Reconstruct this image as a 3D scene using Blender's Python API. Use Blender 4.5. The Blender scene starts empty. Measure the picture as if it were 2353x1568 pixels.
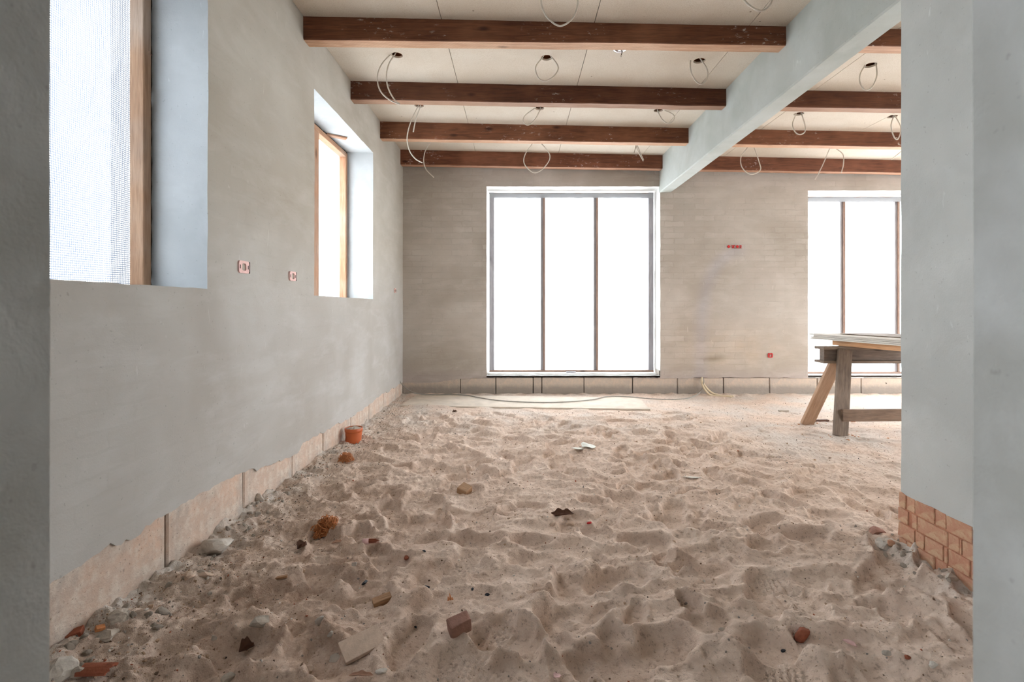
import bpy, bmesh, math, random
import numpy as np
from mathutils import Vector, Matrix, noise as mnoise

random.seed(7)
SC = bpy.context.scene
COL = SC.collection

# ------------------------------------------------------------------ camera
FPX, CX, CY = 1150.0, 1185.0, 708.0          # focal length and vanishing point in photo pixels
CAMZ = 1.0
cam_d = bpy.data.cameras.new('camera')
cam_d.sensor_width = 36.0
cam_d.lens = 36.0 * FPX / 2353.0
cam_d.shift_x = (1176.5 - CX) / 2353.0
cam_d.shift_y = (CY - 784.0) / 2353.0
cam_d.clip_start = 0.02
cam_d.dof.use_dof = True
cam_d.dof.focus_distance = 2.4
cam_d.dof.aperture_fstop = 6.3
cam = bpy.data.objects.new('camera', cam_d)
COL.objects.link(cam)
cam.location = (0, 0, CAMZ)
cam.rotation_euler = (math.radians(90), 0, 0)
SC.camera = cam

# ------------------------------------------------------------------ world, exposure
world = bpy.data.worlds.new('overcast_sky')
SC.world = world
world.use_nodes = True
wn = world.node_tree
wn.nodes.clear()
bg = wn.nodes.new('ShaderNodeBackground')
bg.inputs['Color'].default_value = (0.93, 0.965, 1.0, 1)
bg.inputs['Strength'].default_value = 1.0
wo = wn.nodes.new('ShaderNodeOutputWorld')
wn.links.new(bg.outputs[0], wo.inputs[0])
SC.view_settings.view_transform = 'Standard'
SC.view_settings.look = 'None'
SC.view_settings.gamma = 1.0
SC.view_settings.use_curve_mapping = False
SC.view_settings.exposure = 3.95
cy = SC.cycles
cy.max_bounces = 6
cy.diffuse_bounces = 5
cy.use_adaptive_sampling = True
cy.adaptive_threshold = 0.05
cy.glossy_bounces = 3
cy.transmission_bounces = 6
cy.transparent_max_bounces = 8
cy.sample_clamp_indirect = 6.0
cy.use_denoising = True
cy.caustics_reflective = False
cy.caustics_refractive = False

# room dimensions (metres; camera stands at the origin, looks along +Y)
XL = -1.258           # face of the left wall
YB = 5.58             # face of the back wall
XR = 6.0              # face of the far right wall
YN = 0.50             # room side of the wall with the doorway
YH = 0.14             # hall side of it
def zc(x): return 2.702 - 0.021 * x          # the ceiling drops a little to the right

def P(px, py, Y): return Vector(((px - CX) / FPX * Y, Y, CAMZ + (CY - py) / FPX * Y))

def portal(name, loc, rot, sx, sy):
    l = bpy.data.lights.new(name, 'AREA')
    l.shape = 'RECTANGLE'; l.size = sx; l.size_y = sy
    l.cycles.is_portal = True
    o = bpy.data.objects.new(name, l); COL.objects.link(o)
    o.location = loc; o.rotation_euler = rot
    return o

# opening rectangles: left wall (y0,y1,z0,z1); back wall (x0,x1,z0,z1); right wall (y0,y1,z0,z1)
WIN1 = (0.76, 2.043, 1.078, 2.37)
WIN2 = (3.125, 4.41, 1.078, 2.37)
WIN3 = (-0.325, 1.611, 0.245, 2.355)
WIN4 = (3.26, 5.20, 0.225, 2.31)
HALLW = (-1.40, -0.42, 0.85, 2.20)            # window in the left wall of the hall (y0,y1,z0,z1)
WIN5 = (0.90, 2.75, 0.10, 2.20)
WIN6 = (3.30, 5.15, 0.10, 2.20)
H90 = math.pi / 2
for nm, w in (('window_portal', WIN1), ('window_portal', WIN2)):
    portal(nm, (-1.72, (w[0]+w[1])/2, (w[2]+w[3])/2), (0, -H90, 0), w[3]-w[2], w[1]-w[0])
for nm, w in (('window_portal', WIN3), ('window_portal', WIN4)):
    portal(nm, ((w[0]+w[1])/2, 6.02, (w[2]+w[3])/2), (-H90, 0, 0), w[1]-w[0], w[3]-w[2])
for nm, w in (('window_portal', WIN5), ('window_portal', WIN6)):
    portal(nm, (6.42, (w[0]+w[1])/2, (w[2]+w[3])/2), (0, H90, 0), w[3]-w[2], w[1]-w[0])

portal('window_portal', (-1.77, (HALLW[0]+HALLW[1])/2, (HALLW[2]+HALLW[3])/2), (0, -H90, 0), HALLW[3]-HALLW[2], HALLW[1]-HALLW[0])

# ------------------------------------------------------------------ helpers
def link(o, parent=None):
    COL.objects.link(o)
    if parent is not None: o.parent = parent
    return o

def mesh_obj(name, verts, faces, mat=None, parent=None, smooth=False):
    me = bpy.data.meshes.new(name)
    me.from_pydata([tuple(v) for v in verts], [], faces)
    me.update()
    if mat is not None:
        for m in (mat if isinstance(mat, (list, tuple)) else [mat]): me.materials.append(m)
    if smooth:
        me.polygons.foreach_set('use_smooth', [True] * len(me.polygons))
    return link(bpy.data.objects.new(name, me), parent)

def bm_obj(name, bm, mat=None, parent=None, smooth=False):
    me = bpy.data.meshes.new(name)
    bm.to_mesh(me); bm.free()
    if mat is not None:
        for m in (mat if isinstance(mat, (list, tuple)) else [mat]): me.materials.append(m)
    if smooth:
        me.polygons.foreach_set('use_smooth', [True] * len(me.polygons))
    return link(bpy.data.objects.new(name, me), parent)

def thing(name, label, cat, loc=(0, 0, 0), group=None):
    o = bpy.data.objects.new(name, None)
    o.empty_display_size = 0.05
    link(o); o.location = loc
    return tag(o, label, cat, group)

def tag(o, label, cat, group=None):
    o['label'] = label; o['category'] = cat
    if group: o['group'] = group
    return o

def struct(o, label=None, cat=None):
    o['kind'] = 'structure'
    if label: o['label'] = label
    if cat: o['category'] = cat
    return o

def box_bm(bm, x0, x1, y0, y1, z0, z1, bevel=0.0, mi=0):
    vs = [bm.verts.new((x, y, z)) for x in (x0, x1) for y in (y0, y1) for z in (z0, z1)]
    fs = []
    for q in ((0,1,3,2), (4,6,7,5), (0,4,5,1), (2,3,7,6), (0,2,6,4), (1,5,7,3)):
        f = bm.faces.new([vs[i] for i in q]); f.material_index = mi; fs.append(f)
    if bevel > 0:
        es = list({e for f in fs for e in f.edges})
        bmesh.ops.bevel(bm, geom=es, offset=bevel, segments=1, affect='EDGES')
    return vs

def box(name, x0, x1, y0, y1, z0, z1, mat, parent=None, bevel=0.0):
    bm = bmesh.new(); box_bm(bm, x0, x1, y0, y1, z0, z1, bevel)
    bmesh.ops.recalc_face_normals(bm, faces=bm.faces)
    return bm_obj(name, bm, mat, parent)

def beam_between(name, a, b, w, h, mat, parent=None, up=Vector((0,0,1)), bevel=0.003, cut=None):
    """rectangular bar from a to b, w across, h along 'up'; object space along X"""
    a = Vector(a); b = Vector(b); d = b - a; L = d.length; d.normalize()
    side = up.cross(d).normalized(); u = d.cross(side).normalized()
    bm = bmesh.new(); box_bm(bm, 0, L, -w/2, w/2, -h/2, h/2, bevel)
    bmesh.ops.recalc_face_normals(bm, faces=bm.faces)
    M = Matrix((( d.x, side.x, u.x, a.x), (d.y, side.y, u.y, a.y), (d.z, side.z, u.z, a.z), (0,0,0,1)))
    o = bm_obj(name, bm, mat, parent)
    o.matrix_local = (Matrix.Translation(-parent.location) @ M) if parent is not None else M
    return o

def smooth_path(pts, n=8, closed=False):
    pts = [Vector(p) for p in pts]; out = []
    N = len(pts)
    for i in range(N if closed else N - 1):
        if closed:
            p0, p1, p2, p3 = pts[i-1], pts[i], pts[(i+1) % N], pts[(i+2) % N]
        else:
            p1, p2 = pts[i], pts[i+1]
            p0 = pts[i-1] if i > 0 else p1*2 - p2
            p3 = pts[i+2] if i + 2 < N else p2*2 - p1
        for k in range(n):
            t = k / n
            out.append(0.5 * ((2*p1) + (p2-p0)*t + (2*p0-5*p1+4*p2-p3)*t*t + (3*p1-p0-3*p2+p3)*t**3))
    if not closed: out.append(pts[-1])
    return out

def tube_bm(bm, path, r, sides=8, caps=True, mi=0):
    rings = []
    n = None
    for i, p in enumerate(path):
        t = (path[min(i+1, len(path)-1)] - path[max(i-1, 0)])
        if t.length < 1e-9: t = Vector((0, 0, 1))
        t.normalize()
        if n is None:
            n = t.orthogonal().normalized()
        else:
            n = (n - t * n.dot(t))
            n = n.normalized() if n.length > 1e-6 else t.orthogonal().normalized()
        b = t.cross(n)
        rr = r(i / max(1, len(path)-1)) if callable(r) else r
        rings.append([bm.verts.new(p + (n*math.cos(a) + b*math.sin(a)) * rr)
                      for a in (2*math.pi*k/sides for k in range(sides))])
    for A, B in zip(rings, rings[1:]):
        for k in range(sides):
            f = bm.faces.new((A[k], A[(k+1) % sides], B[(k+1) % sides], B[k]))
            f.smooth = True; f.material_index = mi
    if caps:
        bm.faces.new(list(reversed(rings[0]))).material_index = mi
        bm.faces.new(rings[-1]).material_index = mi

def lathe_bm(bm, prof, seg=28, cx=0, cy=0, mi=0, smooth=True):
    rings = [[bm.verts.new((cx + r*math.cos(2*math.pi*k/seg), cy + r*math.sin(2*math.pi*k/seg), z)) for k in range(seg)] for r, z in prof]
    for A, B in zip(rings, rings[1:]):
        for k in range(seg):
            f = bm.faces.new((A[k], A[(k+1) % seg], B[(k+1) % seg], B[k])); f.smooth = smooth; f.material_index = mi
    return rings

def rock_mesh(name, sx, sy, sz, seed, sub=2, rough=0.35, facet=True, freq=1.3):
    bm = bmesh.new()
    sub = max(sub, 2)
    bmesh.ops.create_icosphere(bm, subdivisions=sub, radius=1.0)
    rr = random.Random(seed*7.13)
    off = Vector((seed*3.17, seed*1.31, seed*0.77))
    cuts = []
    for k in range(9):                                   # broken faces
        n = Vector((rr.gauss(0, 1), rr.gauss(0, 1), rr.gauss(0, 1))).normalized(); cuts.append((n, rr.uniform(0.52, 0.85)))
    for v in bm.verts:
        c = v.co.copy()
        for n, d in cuts:
            q = c.dot(n)
            if q > d: c -= n*(q-d)*0.97
        c *= 1.22
        c += v.co*(mnoise.noise(v.co*freq*2.2 + off)*rough*0.35 + mnoise.noise(v.co*freq*6 + off)*rough*0.22)
        v.co = Vector((c.x*sx, c.y*sy, c.z*sz))
    me = bpy.data.meshes.new(name)
    bm.to_mesh(me); bm.free()
    if not facet: me.polygons.foreach_set('use_smooth', [True]*len(me.polygons))
    return me

# ------------------------------------------------------------------ material kit
class NT:
    def __init__(self, name):
        self.m = bpy.data.materials.new(name); self.m.use_nodes = True
        self.t = self.m.node_tree; self.t.nodes.clear()
        self.out = self.t.nodes.new('ShaderNodeOutputMaterial')
    def n(self, typ, **kw):
        nd = self.t.nodes.new('ShaderNode' + typ)
        ins = kw.pop('ins', {})
        for k, v in kw.items(): setattr(nd, k, v)
        for k, v in ins.items():
            s = nd.inputs[k]
            if hasattr(v, 'is_linked') or isinstance(v, bpy.types.NodeSocket): self.t.links.new(v, s)
            else: s.default_value = v
        return nd
    def L(self, a, b): self.t.links.new(a, b)
    def coord(self, kind='Object'): return self.n('TexCoord').outputs[kind]
    def mapping(self, vec, scale=(1,1,1), loc=(0,0,0), rot=(0,0,0)):
        return self.n('Mapping', ins={'Vector': vec, 'Scale': scale, 'Location': loc, 'Rotation': rot}).outputs[0]
    def noise(self, vec, scale, detail=4, rough=0.55, dist=0.0):
        return self.n('TexNoise', ins={'Vector': vec, 'Scale': scale, 'Detail': detail, 'Roughness': rough, 'Distortion': dist}).outputs['Fac']
    def ramp(self, fac, stops):
        r = self.n('ValToRGB', ins={'Fac': fac}); cr = r.color_ramp
        while len(cr.elements) > 1: cr.elements.remove(cr.elements[-1])
        for i, (p, c) in enumerate(stops):
            e = cr.elements[0] if i == 0 else cr.elements.new(p)
            e.position = p
            e.color = (c, c, c, 1) if isinstance(c, (int, float)) else (*c, 1)
        return r.outputs['Color']
    def mix(self, fac, a, b, mode='MIX'):
        x = self.n('Mix', data_type='RGBA', blend_type=mode)
        for idx, v in ((0, fac), (6, a), (7, b)):
            if isinstance(v, bpy.types.NodeSocket): self.L(v, x.inputs[idx])
            else: x.inputs[idx].default_value = v if idx == 0 else ((*v, 1) if len(v) == 3 else v)
        return x.outputs[2]
    def math(self, op, a, b=0.0, clamp=False):
        x = self.n('Math', operation=op, use_clamp=clamp)
        for i, v in enumerate((a, b)):
            if isinstance(v, bpy.types.NodeSocket): self.L(v, x.inputs[i])
            else: x.inputs[i].default_value = v
        return x.outputs[0]
    def bump(self, h, strength=0.3, dist=0.01, normal=None):
        ins = {'Height': h, 'Strength': strength, 'Distance': dist}
        if normal is not None: ins['Normal'] = normal
        return self.n('Bump', ins=ins).outputs[0]
    def bsdf(self, color, rough=0.85, normal=None, metallic=0.0, spec=0.25):
        b = self.n('BsdfPrincipled')
        for k, v in (('Base Color', color), ('Roughness', rough), ('Metallic', metallic), ('Specular IOR Level', spec)):
            if isinstance(v, bpy.types.NodeSocket): self.L(v, b.inputs[k])
            else: b.inputs[k].default_value = (*v, 1) if isinstance(v, tuple) and len(v) == 3 else v
        if normal is not None: self.L(normal, b.inputs['Normal'])
        self.L(b.outputs[0], self.out.inputs['Surface'])
        return self.m

def srgb(r, g, b):
    f = lambda c: ((c/255)/12.92) if c/255 <= 0.04045 else (((c/255)+0.055)/1.055)**2.4
    return (f(r), f(g), f(b))

def plaster_mat(name, axis, base, dark, light, brick=0.5, attr=True, scale=1.0, bumpk=1.0):
    t = NT(name); v = t.coord()
    s = t.n('SeparateXYZ', ins={0: v})
    uv = t.n('CombineXYZ', ins={0: s.outputs['Y' if axis == 'x' else 'X'], 1: s.outputs['Z'], 2: 0.0}).outputs[0]
    big = t.noise(v, 1.3*scale, 3, 0.5, 0.4)
    mid = t.noise(v, 5.0*scale, 5, 0.6, 0.6)
    fine = t.noise(v, 160, 3, 0.6)
    col = t.mix(t.ramp(big, [(0.35, 0.0), (0.65, 1.0)]), base, dark)
    # trowel sweeps
    sw = t.noise(t.mapping(v, (3.0, 3.0, 9.0) if brick else (5.0, 5.0, 5.0), rot=(0.35, 0.25, 0)), 0.9, 6, 0.65, 0.35)
    col = t.mix(t.math('MULTIPLY', t.ramp(sw, [(0.48, 0.0), (0.72, 1.0)]), 0.34), col, light)
    nrm_h = None
    if brick:
        wob = t.noise(v, 13, 4, 0.6)
        uvw = t.n('VectorMath', operation='ADD', ins={0: uv, 1: t.n('CombineXYZ', ins={0: t.math('MULTIPLY', wob, 0.07), 1: t.math('MULTIPLY', wob, 0.03)}).outputs[0]}).outputs[0]
        br = t.n('TexBrick', ins={'Vector': uvw, 'Color1': (0, 0, 0, 1), 'Color2': (1, 1, 1, 1), 'Mortar': (0.5, 0.5, 0.5, 1), 'Scale': 1.0,
                                  'Mortar Size': 0.007, 'Mortar Smooth': 0.6, 'Bias': 0.0, 'Brick Width': 0.225, 'Row Height': 0.064})
        msk = t.math('MULTIPLY', t.ramp(t.noise(v, 1.7, 4, 0.65, 0.3), [(0.42, 0.0), (0.66, 1.0)]), brick)
        per = t.n('RGBToBW', ins={0: br.outputs['Color']}).outputs[0]
        lightm = t.math('MULTIPLY', t.ramp(per, [(0.5, 0.0), (1.0, 0.55)]), msk)
        darkm = t.math('MULTIPLY', t.ramp(per, [(0.05, 1.0), (0.4, 0.0)]), msk)
        col = t.mix(lightm, col, light)
        col = t.mix(t.math('MULTIPLY', darkm, 0.6), col, dark)
        jn = t.math('MULTIPLY', br.outputs['Fac'], msk)
        col = t.mix(t.math('MULTIPLY', jn, 0.45), col, tuple(c*0.72 for c in dark))
        nrm_h = t.math('MULTIPLY', jn, -1.0)
    col = t.mix(t.math('MULTIPLY', t.ramp(mid, [(0.45, 0.0), (0.75, 1.0)]), 0.3), col, dark)
    # white scratches and tiny pits
    sc = t.noise(t.mapping(v, (30, 30, 8), rot=(0.6, 0.5, 0.2)), 1.0, 3, 0.6, 0.8)
    col = t.mix(t.ramp(sc, [(0.70, 0.0), (0.78, 0.5)]), col, tuple(min(1, c*1.2) for c in light))
    pit = t.noise(v, 75, 2, 0.5)
    col = t.mix(t.ramp(pit, [(0.24, 0.35), (0.31, 0.0)]), col, tuple(c*0.5 for c in dark))
    if attr:
        a = t.n('Attribute', attribute_name='stain')
        col = t.mix(1.0, col, a.outputs['Color'], 'MULTIPLY')
    h = t.math('ADD', t.math('MULTIPLY', fine, 0.12), t.math('MULTIPLY', mid, 0.5))
    h = t.math('ADD', h, t.math('MULTIPLY', sw, 0.2))
    if nrm_h is not None: h = t.math('ADD', h, t.math('MULTIPLY', nrm_h, 0.35))
    return t.bsdf(col, 0.92, t.bump(h, 0.35*bumpk, 0.012))

M = {}
M['plaster_left'] = plaster_mat('grey_lime_plaster', 'x', srgb(184,183,179), srgb(168,164,157), srgb(200,202,202), brick=0.16)
M['plaster_back'] = plaster_mat('thin_plaster_on_brick', 'y', srgb(188,180,171), srgb(166,157,146), srgb(206,201,194), brick=0.5)
M['plaster_pier'] = plaster_mat('smooth_grey_plaster', 'x', srgb(200,203,201), srgb(186,189,187), srgb(212,215,214), brick=0.0, attr=False, scale=1.6)
M['plaster_jamb'] = plaster_mat('rough_jamb_plaster', 'x', srgb(172,174,172), srgb(150,150,146), srgb(186,189,188), brick=0.0, attr=False, scale=4.0, bumpk=1.5)
M['plaster_beam'] = plaster_mat('beam_plaster', 'x', srgb(190,195,192), srgb(176,181,176), srgb(204,209,206), brick=0.0, attr=False, scale=2.0, bumpk=0.7)
M['reveal'] = plaster_mat('daylit_reveal_plaster', 'y', srgb(192,196,198), srgb(176,180,182), srgb(208,212,214), brick=0.0, attr=False, scale=1.5)  # window daylight on the reveals is put into this paler, bluer colour
M['white_reveal'] = plaster_mat('white_reveal_plaster', 'y', srgb(222,222,220), srgb(200,198,194), srgb(236,236,236), brick=0.0, attr=False, scale=3)

def sand_mat():
    t = NT('trampled_sand'); v = t.coord()
    a = t.noise(v, 1.1, 4, 0.6, 0.3); b = t.noise(v, 7.0, 6, 0.65, 0.4); c = t.noise(v, 60, 5, 0.7); d = t.noise(v, 330, 3, 0.6)
    light, mid, dark, grey = srgb(228,207,191), srgb(215,191,173), srgb(170,140,119), srgb(207,201,194)
    col = t.mix(t.ramp(b, [(0.36, 0.0), (0.62, 1.0)]), mid, light)
    at = t.n('Attribute', attribute_name='soil')
    sp = t.n('SeparateColor', ins={0: at.outputs['Color']})
    soil = t.math('MULTIPLY', sp.outputs[0], t.ramp(b, [(0.3, 1.0), (0.68, 0.35)]))
    col = t.mix(soil, col, dark)
    col = t.mix(t.math('MULTIPLY', sp.outputs[1], t.ramp(c, [(0.3, 0.55), (0.55, 1.0)])), col, grey)
    col = t.mix(t.ramp(c, [(0.34, 0.55), (0.46, 0.0)]), col, srgb(150,123,104))
    col = t.mix(t.ramp(c, [(0.54, 0.0), (0.68, 0.5)]), col, srgb(232,216,201))
    fl = t.noise(t.mapping(v, (48, 130, 60), rot=(0, 0, 0.25)), 1.0, 4, 0.7)
    col = t.mix(t.ramp(fl, [(0.27, 0.55), (0.36, 0.0)]), col, srgb(128,102,84))
    vo = t.n('TexVoronoi', ins={'Vector': v, 'Scale': 95.0, 'Randomness': 1.0})
    rnd = t.n('SeparateColor', ins={0: vo.outputs['Color']}).outputs[0]
    speck = t.math('MULTIPLY', t.ramp(vo.outputs['Distance'], [(0.16, 1.0), (0.28, 0.0)]), t.ramp(rnd, [(0.88, 0.0), (0.92, 1.0)]))
    col = t.mix(t.math('MULTIPLY', speck, 0.4), col, srgb(92,74,62))
    h = t.math('ADD', t.math('MULTIPLY', c, 0.9), t.math('MULTIPLY', d, 0.35))
    return t.bsdf(col, 0.95, t.bump(h, 0.75, 0.010), spec=0.1)
M['sand'] = sand_mat()

def block_mat(name, c1, c2, c3, damp=None):
    t = NT(name); v = t.coord()
    a = t.noise(v, 3.2, 5, 0.65, 0.5); b = t.noise(v, 22, 5, 0.65); c = t.noise(v, 190, 3, 0.6)
    col = t.mix(t.ramp(a, [(0.38, 0.0), (0.62, 1.0)]), c1, c2)
    col = t.mix(t.math('MULTIPLY', t.ramp(b, [(0.46, 0.0), (0.64, 1.0)]), 0.75), col, c3)
    if damp:
        s = t.n('SeparateXYZ', ins={0: v})
        z = t.math('ADD', s.outputs['Z'], t.math('MULTIPLY', t.math('SUBTRACT', a, 0.5), 0.16))
        col = t.mix(t.ramp(z, [(0.245, 0.9), (0.29, 0.0)]), col, damp)
    pit = t.noise(v, 70, 3, 0.6)
    col = t.mix(t.ramp(pit, [(0.28, 0.6), (0.36, 0.0)]), col, tuple(x*0.4 for x in c3))
    h = t.math('ADD', t.math('MULTIPLY', b, 0.7), t.math('MULTIPLY', t.ramp(pit, [(0.25, 0.0), (0.4, 1.0)]), 0.4))
    h = t.math('ADD', h, t.math('MULTIPLY', c, 0.15))
    return t.bsdf(col, 0.95, t.bump(h, 0.6, 0.01), spec=0.1)
M['block_left'] = block_mat('beige_light_block', srgb(208,180,160), srgb(180,170,160), srgb(214,203,190))
M['block_back'] = block_mat('grey_light_block', srgb(196,182,168), srgb(180,170,160), srgb(208,188,170), damp=srgb(152,144,136))
M['joint'] = block_mat('dark_joint_mortar', srgb(52,42,35), srgb(40,32,27), srgb(62,52,44))

def wood_mat(name, dark, mid, light, rough=0.7, use_obj=True, flecks=0.0, sawn=False, gscale=1.0):
    t = NT(name); v = t.coord()
    if use_obj:
        rn = t.n('ObjectInfo').outputs['Random']
        v = t.n('VectorMath', operation='ADD', ins={0: v, 1: t.n('CombineXYZ', ins={0: t.math('MULTIPLY', rn, 37.0), 1: t.math('MULTIPLY', rn, 11.0), 2: 0.0}).outputs[0]}).outputs[0]
    vg = t.mapping(v, (1.2*gscale, 14*gscale, 14*gscale))
    g = t.noise(vg, 3.2, 6, 0.62, 0.9)
    g2 = t.noise(t.mapping(v, (4*gscale, 90*gscale, 90*gscale)), 2.0, 3, 0.6)
    col = t.mix(t.ramp(g, [(0.36, 0.0), (0.52, 0.55), (0.66, 1.0)]), dark, mid)
    col = t.mix(t.math('MULTIPLY', t.ramp(t.noise(v, 2.2, 3, 0.6), [(0.45, 0.0), (0.7, 1.0)]), 0.7), col, light)
    col = t.mix(t.math('MULTIPLY', t.ramp(g2, [(0.35, 1.0), (0.5, 0.0)]), 0.35), col, tuple(c*0.45 for c in dark))
    vo = t.n('TexVoronoi', ins={'Vector': t.mapping(v, (2.6, 6.5, 6.5)), 'Scale': 1.0, 'Randomness': 1.0})
    col = t.mix(t.ramp(vo.outputs['Distance'], [(0.05, 0.85), (0.13, 0.0)]), col, tuple(c*0.35 for c in dark))
    if sawn:
        w = t.n('TexWave', wave_type='BANDS', bands_direction='DIAGONAL', ins={'Vector': v, 'Scale': 28.0, 'Distortion': 3.0, 'Detail': 2.0})
        col = t.mix(t.math('MULTIPLY', w.outputs['Fac'], 0.25), col, dark)
    if flecks:
        f = t.math('MULTIPLY', t.ramp(t.noise(t.mapping(v, (26, 60, 60)), 1.0, 4, 0.7), [(0.60, 0.0), (0.66, 1.0)]), t.ramp(t.noise(v, 2.8, 3, 0.6), [(0.52, 0.0), (0.62, 1.0)]))
        col = t.mix(t.math('MULTIPLY', f, flecks), col, srgb(206,196,186))
    if use_obj:
        col = t.mix(1.0, col, t.n('ObjectInfo').outputs['Color'], 'MULTIPLY')
    return t.bsdf(col, rough, t.bump(t.math('ADD', g, t.math('MULTIPLY', g2, 0.5)), 0.3, 0.004), spec=0.3)
M['joist'] = wood_mat('stained_joist_wood', srgb(94,58,40), srgb(128,82,57), srgb(148,100,74), flecks=0.75)
M['joist_under'] = wood_mat('raw_sawn_joist_underside', srgb(182,140,110), srgb(210,172,142), srgb(220,186,158), sawn=True)
M['frame_wood'] = wood_mat('weathered_frame_wood', srgb(152,118,92), srgb(172,138,110), srgb(172,156,142))
M['frame_orange'] = wood_mat('orange_frame_wood', srgb(160,118,90), srgb(182,140,110), srgb(180,160,144))
M['mullion_brown'] = wood_mat('brown_mullion_wood', srgb(142,116,102), srgb(160,134,120), srgb(168,144,130))
M['batten_grey'] = wood_mat('grey_batten_wood', srgb(150,148,152), srgb(168,166,170), srgb(180,178,182))
M['saw_old'] = wood_mat('aged_grey_brown_wood', srgb(108,94,82), srgb(140,124,109), srgb(158,143,129), gscale=1.5)
M['saw_new'] = wood_mat('light_pine_wood', srgb(166,134,108), srgb(192,162,136), srgb(202,178,154), gscale=1.5)
M['plank_orange'] = wood_mat('fresh_orange_plank', srgb(206,156,112), srgb(222,176,134), srgb(226,186,148))
M['debris_wood'] = wood_mat('dry_scrap_wood', srgb(148,112,82), srgb(180,142,108), srgb(190,160,130), gscale=3)
M['void_wood'] = wood_mat('roof_board_wood', srgb(190,112,66), srgb(204,130,82), srgb(214,146,98))

def simple(name, col, rough=0.8, var=0.12, scale=18, bump=0.2, spec=0.3, metallic=0.0, bscale=None):
    t = NT(name); v = t.coord()
    n = t.noise(v, scale, 4, 0.6)
    c = t.mix(t.ramp(n, [(0.3, 0.0), (0.7, 1.0)]), tuple(x*(1-var) for x in col), tuple(min(1, x*(1+var)) for x in col))
    return t.bsdf(c, rough, t.bump(t.noise(v, bscale or scale*5, 3, 0.6), bump, 0.004), metallic, spec)

def ceiling_mat():
    t = NT('ceiling_board'); v = t.coord()
    a = t.noise(v, 1.6, 4, 0.6, 0.3); f = t.noise(v, 240, 3, 0.65); g = t.noise(v, 45, 4, 0.6)
    col = t.mix(t.ramp(a, [(0.35, 0.0), (0.68, 1.0)]), srgb(214,205,192), srgb(203,191,175))
    col = t.mix(t.math('MULTIPLY', t.ramp(f, [(0.38, 1.0), (0.52, 0.0)]), 0.35), col, srgb(168,146,120))
    vo = t.n('TexVoronoi', ins={'Vector': v, 'Scale': 9.0, 'Randomness': 1.0})
    rnd = t.n('SeparateColor', ins={0: vo.outputs['Color']}).outputs[0]
    dot = t.math('MULTIPLY', t.ramp(vo.outputs['Distance'], [(0.045, 1.0), (0.06, 0.0)]), t.ramp(rnd, [(0.68, 0.0), (0.7, 1.0)]))
    col = t.mix(t.math('MULTIPLY', dot, 0.7), col, srgb(110,92,74))
    return t.bsdf(col, 0.9, t.bump(t.math('ADD', f, g), 0.12, 0.004), spec=0.15)
M['ceiling'] = ceiling_mat()

def film_mat(name, pitch, strand, trans, tint, specks=0.0, milky=0.55, sw=0.06):
    t = NT(name); uv = t.coord('UV')
    s = t.n('SeparateXYZ', ins={0: uv})
    def lines(sock):
        f = t.math('FRACT', t.math('MULTIPLY', sock, 1.0/pitch))
        d = t.math('ABSOLUTE', t.math('SUBTRACT', f, 0.5))
        return t.ramp(d, [(0.5 - sw*2.2, 0.0), (0.5 - sw*1.2, 1.0)])
    g = t.math('MAXIMUM', lines(s.outputs['X']), lines(s.outputs['Y']))
    cloud = t.noise(t.mapping(uv, (2.0, 1.3, 1)), 1.6, 4, 0.55, 0.6)
    streak = t.noise(t.mapping(uv, (14, 1.2, 1)), 1.0, 3, 0.6, 0.8)
    base = t.mix(t.ramp(cloud, [(0.35, 0.0), (0.7, 1.0)]), tint, (min(1,tint[0]*1.12), min(1,tint[1]*1.1), min(1,tint[2]*1.06)))
    base = t.mix(t.math('MULTIPLY', t.ramp(streak, [(0.5, 0.0), (0.8, 1.0)]), 0.12), base, (tint[0]*0.8, tint[1]*0.85, tint[2]*0.92))
    colr = t.mix(t.math('MULTIPLY', g, strand), base, (tint[0]*0.055, tint[1]*0.065, tint[2]*0.085))
    if specks:
        n = t.noise(t.mapping(uv, (130, 90, 1)), 1.0, 2, 0.5)
        m = t.math('MULTIPLY', t.ramp(n, [(0.66, 0.0), (0.70, 1.0)]), t.ramp(t.noise(t.mapping(uv, (3.5, 1.6, 1)), 1.3, 3, 0.6), [(0.48, 0.0), (0.6, 1.0)]))
        colr = t.mix(t.math('MULTIPLY', m, specks), colr, (0.05, 0.05, 0.06))
    tr = t.n('BsdfTransparent', ins={'Color': colr})
    tl = t.n('BsdfTranslucent', ins={'Color': colr})
    df = t.n('BsdfDiffuse', ins={'Color': (0.8, 0.82, 0.85, 1)})
    m1 = t.n('MixShader', ins={0: milky, 1: tr.outputs[0], 2: tl.outputs[0]})
    m2 = t.n('MixShader', ins={0: trans, 1: df.outputs[0], 2: m1.outputs[0]})
    t.L(m2.outputs[0], t.out.inputs['Surface'])
    return t.m
M['film_mesh'] = film_mat('reinforced_mesh_film', 0.0080, 1.0, 0.88, (0.80, 0.83, 0.86), sw=0.135)
M['film_plain'] = film_mat('milky_film', 0.010, 0.10, 0.85, (0.60, 0.63, 0.66), milky=0.93)
M['film_left'] = film_mat('bright_film', 0.010, 0.10, 0.85, (0.74, 0.77, 0.80))
M['film_spot'] = film_mat('spotted_milky_film', 0.010, 0.06, 0.88, (0.85, 0.87, 0.89), specks=0.95, milky=0.93)
M['film_flap'] = film_mat('folded_film', 0.010, 0.2, 0.55, (0.10, 0.105, 0.115), milky=0.9)

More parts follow.
